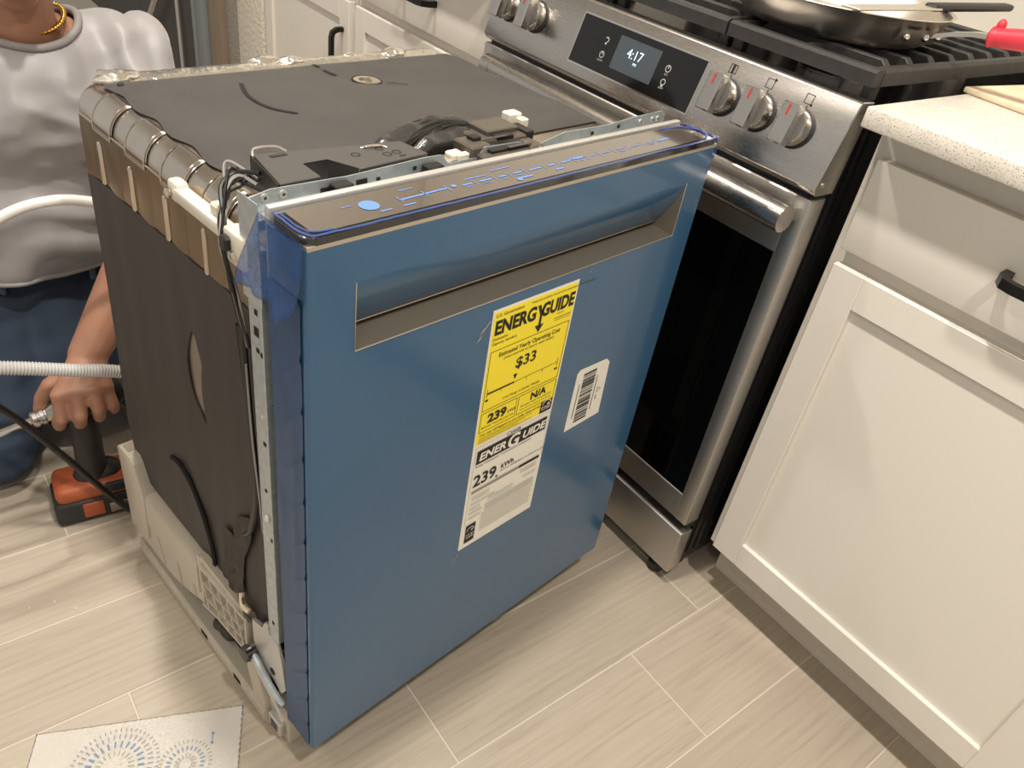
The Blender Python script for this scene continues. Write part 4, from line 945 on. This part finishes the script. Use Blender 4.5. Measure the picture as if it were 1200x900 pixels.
# scraps on the tiles
for k, (x, y, s_) in enumerate(((-.652, -.985, .007), (-.585, -1.02, .0035), (-.50, -.93, .0025), (-.47, -.905, .0025), (-.505, -.965, .002))):
    m = MB(); m.ell((0, 0, 0), (s_, s_*.6, s_*.3), u=8, w=5)
    for v in m.bm.verts: v.co *= 1+.5*noise.noise(v.co*200+Vector((k, 0, 0)))
    bmesh.ops.translate(m.bm, verts=m.bm.verts[:], vec=(x, y, s_*.3+.0005)); tag(m.build('plastic_scrap', 'white_plastic', loc=(x, y, 0)), 'tiny pale scrap of plastic lying on the floor tiles', 'scrap', 'scraps on the floor')
# ---------------------------------------------------------------- cordless driver standing on its battery
dr = thing('impact_driver', "black and orange cordless driver standing on its battery in the worker's hand", 'drill', (-.69, -.835, 0))
def DL(p): return Vector(p)
# battery block: long axis runs from lower left to upper right in plan
bd = Vector((.10, .995, 0)).normalized(); bp_ = Vector((bd.y, -bd.x, 0))          # bd along the battery, bp_ towards the camera
BC = Vector((-.690, -.828, 0))
def bat(u, w, z): return tuple(BC+bd*u+bp_*w+Vector((0, 0, z)))
def batbox(u0, u1, w0, w1, z0, z1, bev, mb=None):
    m = mb or MB(); c = [bat(u, w, z) for z in (z0, z1) for (u, w) in ((u0, w0), (u1, w0), (u1, w1), (u0, w1))]
    v = m.add(c, [(3,2,1,0), (4,5,6,7), (0,1,5,4), (1,2,6,5), (2,3,7,6), (3,0,4,7)])
    if bev: bmesh.ops.bevel(m.bm, geom=list({e for q in v for e in q.link_edges}), offset=bev, segments=3, affect='EDGES', profile=.5)
    return m
ba = batbox(-.056, .085, -.040, .040, .001, .052, .010).build('battery', 'tool_black', dr, True)
o = batbox(-.050, .08, -.038, .038, .046, .082, .014); oo = o.build('battery_shell', 'tool_orange', dr, True)
batbox(-.012, .022, .038, .0425, .014, .046, .002).build('battery_button', 'tool_orange', dr, True)
batbox(.030, .066, .038, .0425, .012, .034, .002).build('battery_label', 'steel_patch', dr, True)
batbox(.028, .074, .022, .040, .058, .078, .004).build('release_catch', 'tool_black', dr, True)
# grip and motor head
m = MB(); m.capsule((-.688, -.812, .075), (-.690, -.808, .20), .025, .022, 18); m.capsule((-.689, -.818, .075), (-.689, -.79, .075), .027, .027); m.build('grip', 'tool_black', dr, True)
hdv = Vector((.02, -.985, -.17)).normalized(); h0 = Vector((-.695, -.770, .243))
m = MB(); m.lathe([(.012, -.035), (.024, -.03), (.029, -.015), (.029, .035), (.026, .055), (.020, .068)], h0, hdv, 24); m.build('motor_head', 'tool_black', dr, True)
m = MB(); m.lathe([(.020, .068), (.018, .080), (.0125, .088), (.0125, .092), (.0145, .093), (.0145, .099), (.0125, .100), (.0125, .103), (.0145, .104), (.0145, .110), (.011, .113)], h0, hdv, 20); m.build('chuck', 'stainless', dr, True)
m = MB(); m.lathe([(.0062, .113), (.0062, .19), (.0075, .195), (.0075, .225)], h0, hdv, 8); m.build('driver_bit', 'chrome', dr, True)

# ---------------------------------------------------------------- kneeling worker
pe = thing('person', 'worker in a grey t-shirt and blue jeans kneeling with a cordless driver in hand', 'person', (-1.0, -.78, 0))
def remesh(mb, voxel, smooth=6, fac=.5):
    me = bpy.data.meshes.new('r'); bmesh.ops.recalc_face_normals(mb.bm, faces=mb.bm.faces[:]); mb.bm.to_mesh(me); mb.bm.free()
    ob = bpy.data.objects.new('r', me); C.objects.link(ob)
    a = ob.modifiers.new('a', 'REMESH'); a.mode = 'VOXEL'; a.voxel_size = voxel; a.use_smooth_shade = True
    b = ob.modifiers.new('b', 'SMOOTH'); b.iterations = smooth; b.factor = fac
    bpy.context.view_layer.update()
    m2 = bpy.data.meshes.new_from_object(ob.evaluated_get(bpy.context.evaluated_depsgraph_get()))
    bpy.data.objects.remove(ob); bpy.data.meshes.remove(me)
    q = MB(); q.bm.from_mesh(m2); bpy.data.meshes.remove(m2); return q
V = Vector
neck = V((-1.00, -.735, .735)); chest = V((-1.045, -.735, .60)); belly = V((-1.085, -.765, .42)); pelvis = V((-1.17, -.775, .25))
headc = V((-.945, -.738, .925)); shL = V((-1.03, -.565, .690)); shR = V((-1.05, -.915, .690))
elL = V((-.80, -.615, .500)); wrL = V((-.705, -.778, .318))
elR = V((-1.02, -1.10, .46)); wrR = V((-.84, -1.14, .27))
# --- body (skin): head, neck, torso core, arms and hands in one surface
b = MB()
b.capsule(pelvis, belly, .10, .10); b.capsule(belly, chest, .10, .09); b.capsule(chest, neck-V((.02, 0, .05)), .085, .075); b.ell(V((-1.03, -.73, .712)), (.072, .095, .045), u=20, w=12)
b.capsule(shL, shR, .06, .06); b.capsule(neck+V((-.03, 0, .0)), shL+V((0, -.03, .0)), .052, .045); b.capsule(neck+V((-.03, 0, .0)), shR+V((0, .03, .0)), .052, .045); b.capsule(neck-V((.015, 0, .02)), headc-V((.03, 0, .06)), .056, .054)
fwd = V((.86, -.10, -.50)).normalized(); rgt = fwd.cross(V((0, 0, 1))).normalized(); upv = rgt.cross(fwd)
HR = Matrix((rgt, fwd, upv)).transposed()
def H(x, y, z): return headc+HR @ V((x, y, z))
b.ell(H(0, -.012, .025), (.074, .092, .088), HR, 24, 16); b.ell(H(0, .030, -.035), (.060, .062, .075), HR, 20, 14)
b.ell(H(0, .066, -.088), (.030, .024, .020), HR); b.capsule(H(-.045, .02, -.075), H(0, .068, -.092), .022, .018); b.capsule(H(.045, .02, -.075), H(0, .068, -.092), .022, .018)
b.capsule(H(0, .080, .02), H(0, .104, -.022), .008, .0125); b.ell(H(.011, .092, -.026), (.008, .010, .007), HR); b.ell(H(-.011, .092, -.026), (.008, .010, .007), HR); b.ell(H(.03, .066, -.02), (.022, .018, .024), HR); b.ell(H(-.03, .066, -.02), (.022, .018, .024), HR)
b.capsule(H(-.042, .066, .034), H(.042, .066, .034), .010, .010); b.ell(H(.076, -.01, -.01), (.010, .022, .034), HR); b.ell(H(-.076, -.01, -.01), (.010, .022, .034), HR)
b.capsule(H(-.02, .090, -.055), H(.02, .090, -.055), .008, .008); b.capsule(H(-.017, .086, -.068), H(.017, .086, -.068), .009, .009)
b.capsule(shL, elL, .052, .044); b.capsule(elL, elL.lerp(wrL, .3), .043, .046); b.capsule(elL.lerp(wrL, .3), wrL, .046, .031)
b.capsule(shR, elR, .052, .044); b.capsule(elR, elR.lerp(wrR, .3), .043, .045); b.capsule(elR.lerp(wrR, .3), wrR, .045, .029)
# left hand over the driver: back of the hand to the camera, four fingers hooked down over the head
def hand(kn, wr, fingers, thumb, pal=.021):
    """kn: four knuckles; each finger is a list of joints after its knuckle"""
    for k in kn: b.capsule(wr, k, .027, .0125)
    for i in range(3): b.capsule(kn[i], kn[i+1], .0135, .0135)
    for k, f, rr in zip(kn, fingers, (.0118, .0122, .0118, .0105)):
        p = k; r0 = rr
        for q in f: b.capsule(p, q, r0, r0*.94, 12); p = q; r0 *= .94
    p = thumb[0]; r0 = .0165
    for q in thumb[1:]: b.capsule(p, q, r0, r0*.86, 12); p = q; r0 *= .86
KN = [V((-.660, -.838, .284)), V((-.652, -.815, .290)), V((-.652, -.791, .289)), V((-.657, -.769, .281))]
FG = []
for i, k in enumerate(KN):
    l1, l2, l3 = ((.040, .026, .020), (.044, .029, .021), (.041, .027, .020), (.033, .021, .017))[i]
    spread = (-.006, -.002, .002, .004)[i]
    p1 = k+V((.014, spread, -l1*.90)); p2 = p1+V((-.012, spread*.5, -l2*.85)); p3 = p2+V((-.019, 0, -l3*.15)); FG.append([p1, p2, p3])
TH = [wrL+V((-.010, -.015, -.022)), V((-.705, -.842, .275)), V((-.708, -.858, .252)), V((-.706, -.866, .230))]
hand(KN, wrL, FG, TH)
KR = [V((-.80, -1.115, .185)), V((-.805, -1.14, .18)), V((-.815, -1.163, .18)), V((-.83, -1.183, .185))]
FR = [[k+V((.01, 0, -.038)), k+V((-.002, 0, -.062)), k+V((-.018, .002, -.078))] for k in KR]
hand(KR, wrR, FR, [wrR+V((.01, .02, -.03)), V((-.80, -1.085, .205)), V((-.79, -1.082, .175)), V((-.795, -1.085, .150))])
bm_ = remesh(b, .0034, 5, .5)
bo = bm_.build('body', 'skin', pe, True, sharp=180)
def psub(mb, name, mat, par=None, sharp=180):
    bmesh.ops.translate(mb.bm, verts=mb.bm.verts[:], vec=-Vector(pe.location)); return mb.build(name, mat, par or pe, sharp=sharp)
for s_ in (-1, 1):
    e_ = psub(MB().ell(H(.030*s_, .0735, .014), (.012, .009, .008), HR), 'eye', 'eye_white'); psub(MB().ell(H(.030*s_, .0815, .012), (.005, .002, .005), HR), 'iris', 'eye_dark', e_)
    psub(MB().capsule(H(.016*s_, .0775, .035), H(.045*s_, .0705, .036), .0032, .0024, 8), 'eyebrow', 'hair')
psub(MB().capsule(H(-.018, .0965, -.0615), H(.018, .0965, -.0615), .0035, .0035, 8), 'mouth', 'lip')
m = MB(); m.ell(H(0, -.022, .045), (.081, .094, .083), HR, 28, 18); m.ell(H(0, -.055, .0), (.072, .062, .075), HR, 20, 12); psub(remesh(m, .006, 4), 'hair', 'hair')
for i, f in enumerate(FG):                                                         # nails
    q = f[2].lerp(f[1], .15); psub(MB().ell(q+V((.0085, 0, -.001)), (.003, .0055, .007), u=10, w=6), 'fingernail', 'skin')
# --- t-shirt: torso, short sleeves, folds, a cut neckline and hem
s = MB()
s.ell(chest+V((.01, 0, .03)), (.135, .205, .15), u=24, w=14); s.ell(belly+V((.02, 0, .03)), (.150, .190, .16), u=24, w=14); s.ell(belly+V((.0, 0, -.04)), (.155, .190, .12), u=24, w=14)
s.capsule(pelvis+V((.03, 0, .05)), belly, .175, .165)
s.capsule(shL+V((0, -.01, .005)), shR+V((0, .01, .005)), .075, .075); s.capsule(chest+V((0, -.1, .06)), neck+V((-.03, -.02, -.045)), .09, .075); s.capsule(chest+V((0, .1, .06)), neck+V((-.03, .02, -.045)), .09, .075)
s.capsule(shL, shL.lerp(elL, .62), .075, .070); s.capsule(shR, shR.lerp(elR, .62), .075, .070)
q = remesh(s, .0065, 12, .5)
for v in q.bm.verts:
    p = v.co; n_ = v.normal
    t = max(0, min(1, (.60-p.z)/.25)); up = max(0, min(1, (p.z-.50)/.12))
    w1 = noise.noise(p*4); w2 = noise.noise(p*6+V((9, 0, 0)))
    f1 = math.sin((p.z+.30*(p.y+.75)**1+.14*w1)*62); f1 = math.copysign(abs(f1)**.7, f1)
    f2 = math.sin((p.z*.8-p.y*.9+.12*w2)*44)
    f3 = math.sin((p.z*.5+p.y*1.1+.12*w1)*40)
    near = max(0, min(1, ((p-V((-1.015, -.73, .775))).length-.10)/.06))
    v.co = p+n_*near*(.0085*t*f1*(.5+1.2*max(0, w2+.3))+up*.013*(f2*max(0, w1+.3)+f3*max(0, w2+.2))+.009*noise.noise(p*9)+.006*(1-abs(noise.noise(V((p.x*10, p.y*16+p.z*9, p.z*14-p.y*8))))*3)*up+.003*noise.noise(p*22))
N0 = V((-1.015, -.730, .775)); NA = V((.35, -.05, .93)).normalized()
def cut(q):
    dl = []
    for f in q.bm.faces:
        c = f.calc_center_median(); d = c-N0; ax = d.dot(NA); rad = (d-NA*ax).length
        if (rad < .082 and ax > -.12) or c.z < .335+.10*max(0, c.y+.75)-.25*min(0, c.x+1.0+.12): dl.append(f)
    bmesh.ops.delete(q.bm, geom=dl, context='FACES')
cut(q)
def loops(bm):
    E_ = {e for e in bm.edges if len(e.link_faces) == 1}; out = []
    while E_:
        e = E_.pop(); L_ = [e.verts[0], e.verts[1]]
        while True:
            nx = [x for x in L_[-1].link_edges if x in E_]
            if not nx: break
            E_.discard(nx[0]); L_.append(nx[0].other_vert(L_[-1]))
        out.append([w.co.copy() for w in L_])
    return out
lp = sorted([l for l in loops(q.bm) if len(l) > 30], key=lambda l: -sum(p.z for p in l)/len(l))
def relax(l, n=8):
    l = l[:-1] if (l[0]-l[-1]).length < 1e-6 else l
    for _ in range(n): l = [(l[i-1]+l[i]*2+l[(i+1) % len(l)])/4 for i in range(len(l))]
    return l[::2]
so = psub(q, 't_shirt', 'shirt')
if lp:
    col = relax(lp[0], 14); m = MB(); c0 = sum(col, V((0, 0, 0)))/len(col)
    m.tube([c0+(p-c0)*1.03+V((0, 0, .001)) for p in col], .0065, 10, closed=True); psub(m, 'collar', 'shirt_trim', so)
    ch = [c0+(p-c0)*.80+NA*.014 for p in relax(lp[0], 40)]; m = MB(); m.tube(ch, .0018, 6, closed=True)
    for k, p in enumerate(ch): m.ell(p, (.0044, .0044, .0034), u=8, w=6)
    psub(m, 'gold_chain', 'gold')
    m = MB(); m.tube(relax(lp[-1], 10), .005, 8, closed=True); psub(m, 'hem', 'shirt', so)
# --- jeans: pelvis, near thigh folded to the floor, far thigh, shins, waistband
knR = V((-.845, -.945, .085)); knL = V((-.88, -.63, .085)); anR = V((-1.26, -.93, .075)); anL = V((-1.27, -.62, .075))
j = MB(); j.ell(pelvis+V((.02, 0, .01)), (.165, .185, .12), u=24, w=14); j.capsule(pelvis+V((.02, -.06, .03)), knR, .125, .082); j.capsule(pelvis+V((.02, .06, .03)), knL, .125, .082)
j.capsule(knR, anR, .078, .055); j.capsule(knL, anL, .078, .055); j.capsule(pelvis+V((.06, 0, .0)), (knR+knL)/2+V((-.06, 0, .03)), .13, .085); j.ell(knR+V((.0, 0, .0)), (.085, .085, .083)); j.ell(pelvis+V((.05, 0, .07)), (.15, .165, .08), u=24, w=12)
q = remesh(j, .008, 8, .5)
for v in q.bm.verts:
    p = v.co; v.co = p+v.normal*(.009*noise.noise(V((p.x*9, p.y*12, p.z*26)))+.008*math.sin((p.z*1.0-p.x*.5+.3*noise.noise(p*5))*60)*max(0, noise.noise(p*4+V((3, 0, 0)))))
    if v.co.z < .003: v.co.z = .003
jo = psub(q, 'jeans', 'denim')
for a_, b_ in ((pelvis+V((.175, .075, .095)), pelvis+V((.19, .072, .055))), (pelvis+V((.175, -.075, .095)), pelvis+V((.19, -.078, .055)))): psub(MB().capsule(a_, b_, .006, .006, 8), 'belt_loop', 'denim_seam', jo)
for an, sg in ((anR, -1), (anL, 1)):
    m = MB(); m.capsule(an+V((-.02, 0, -.005)), an+V((-.12, 0, -.028)), .044, .034); m.ell(an+V((-.13, 0, -.02)), (.05, .042, .04)); q = remesh(m, .006, 4)
    for v in q.bm.verts: v.co.z = max(v.co.z, .003)
    psub(q, 'shoe', 'shoe_black')
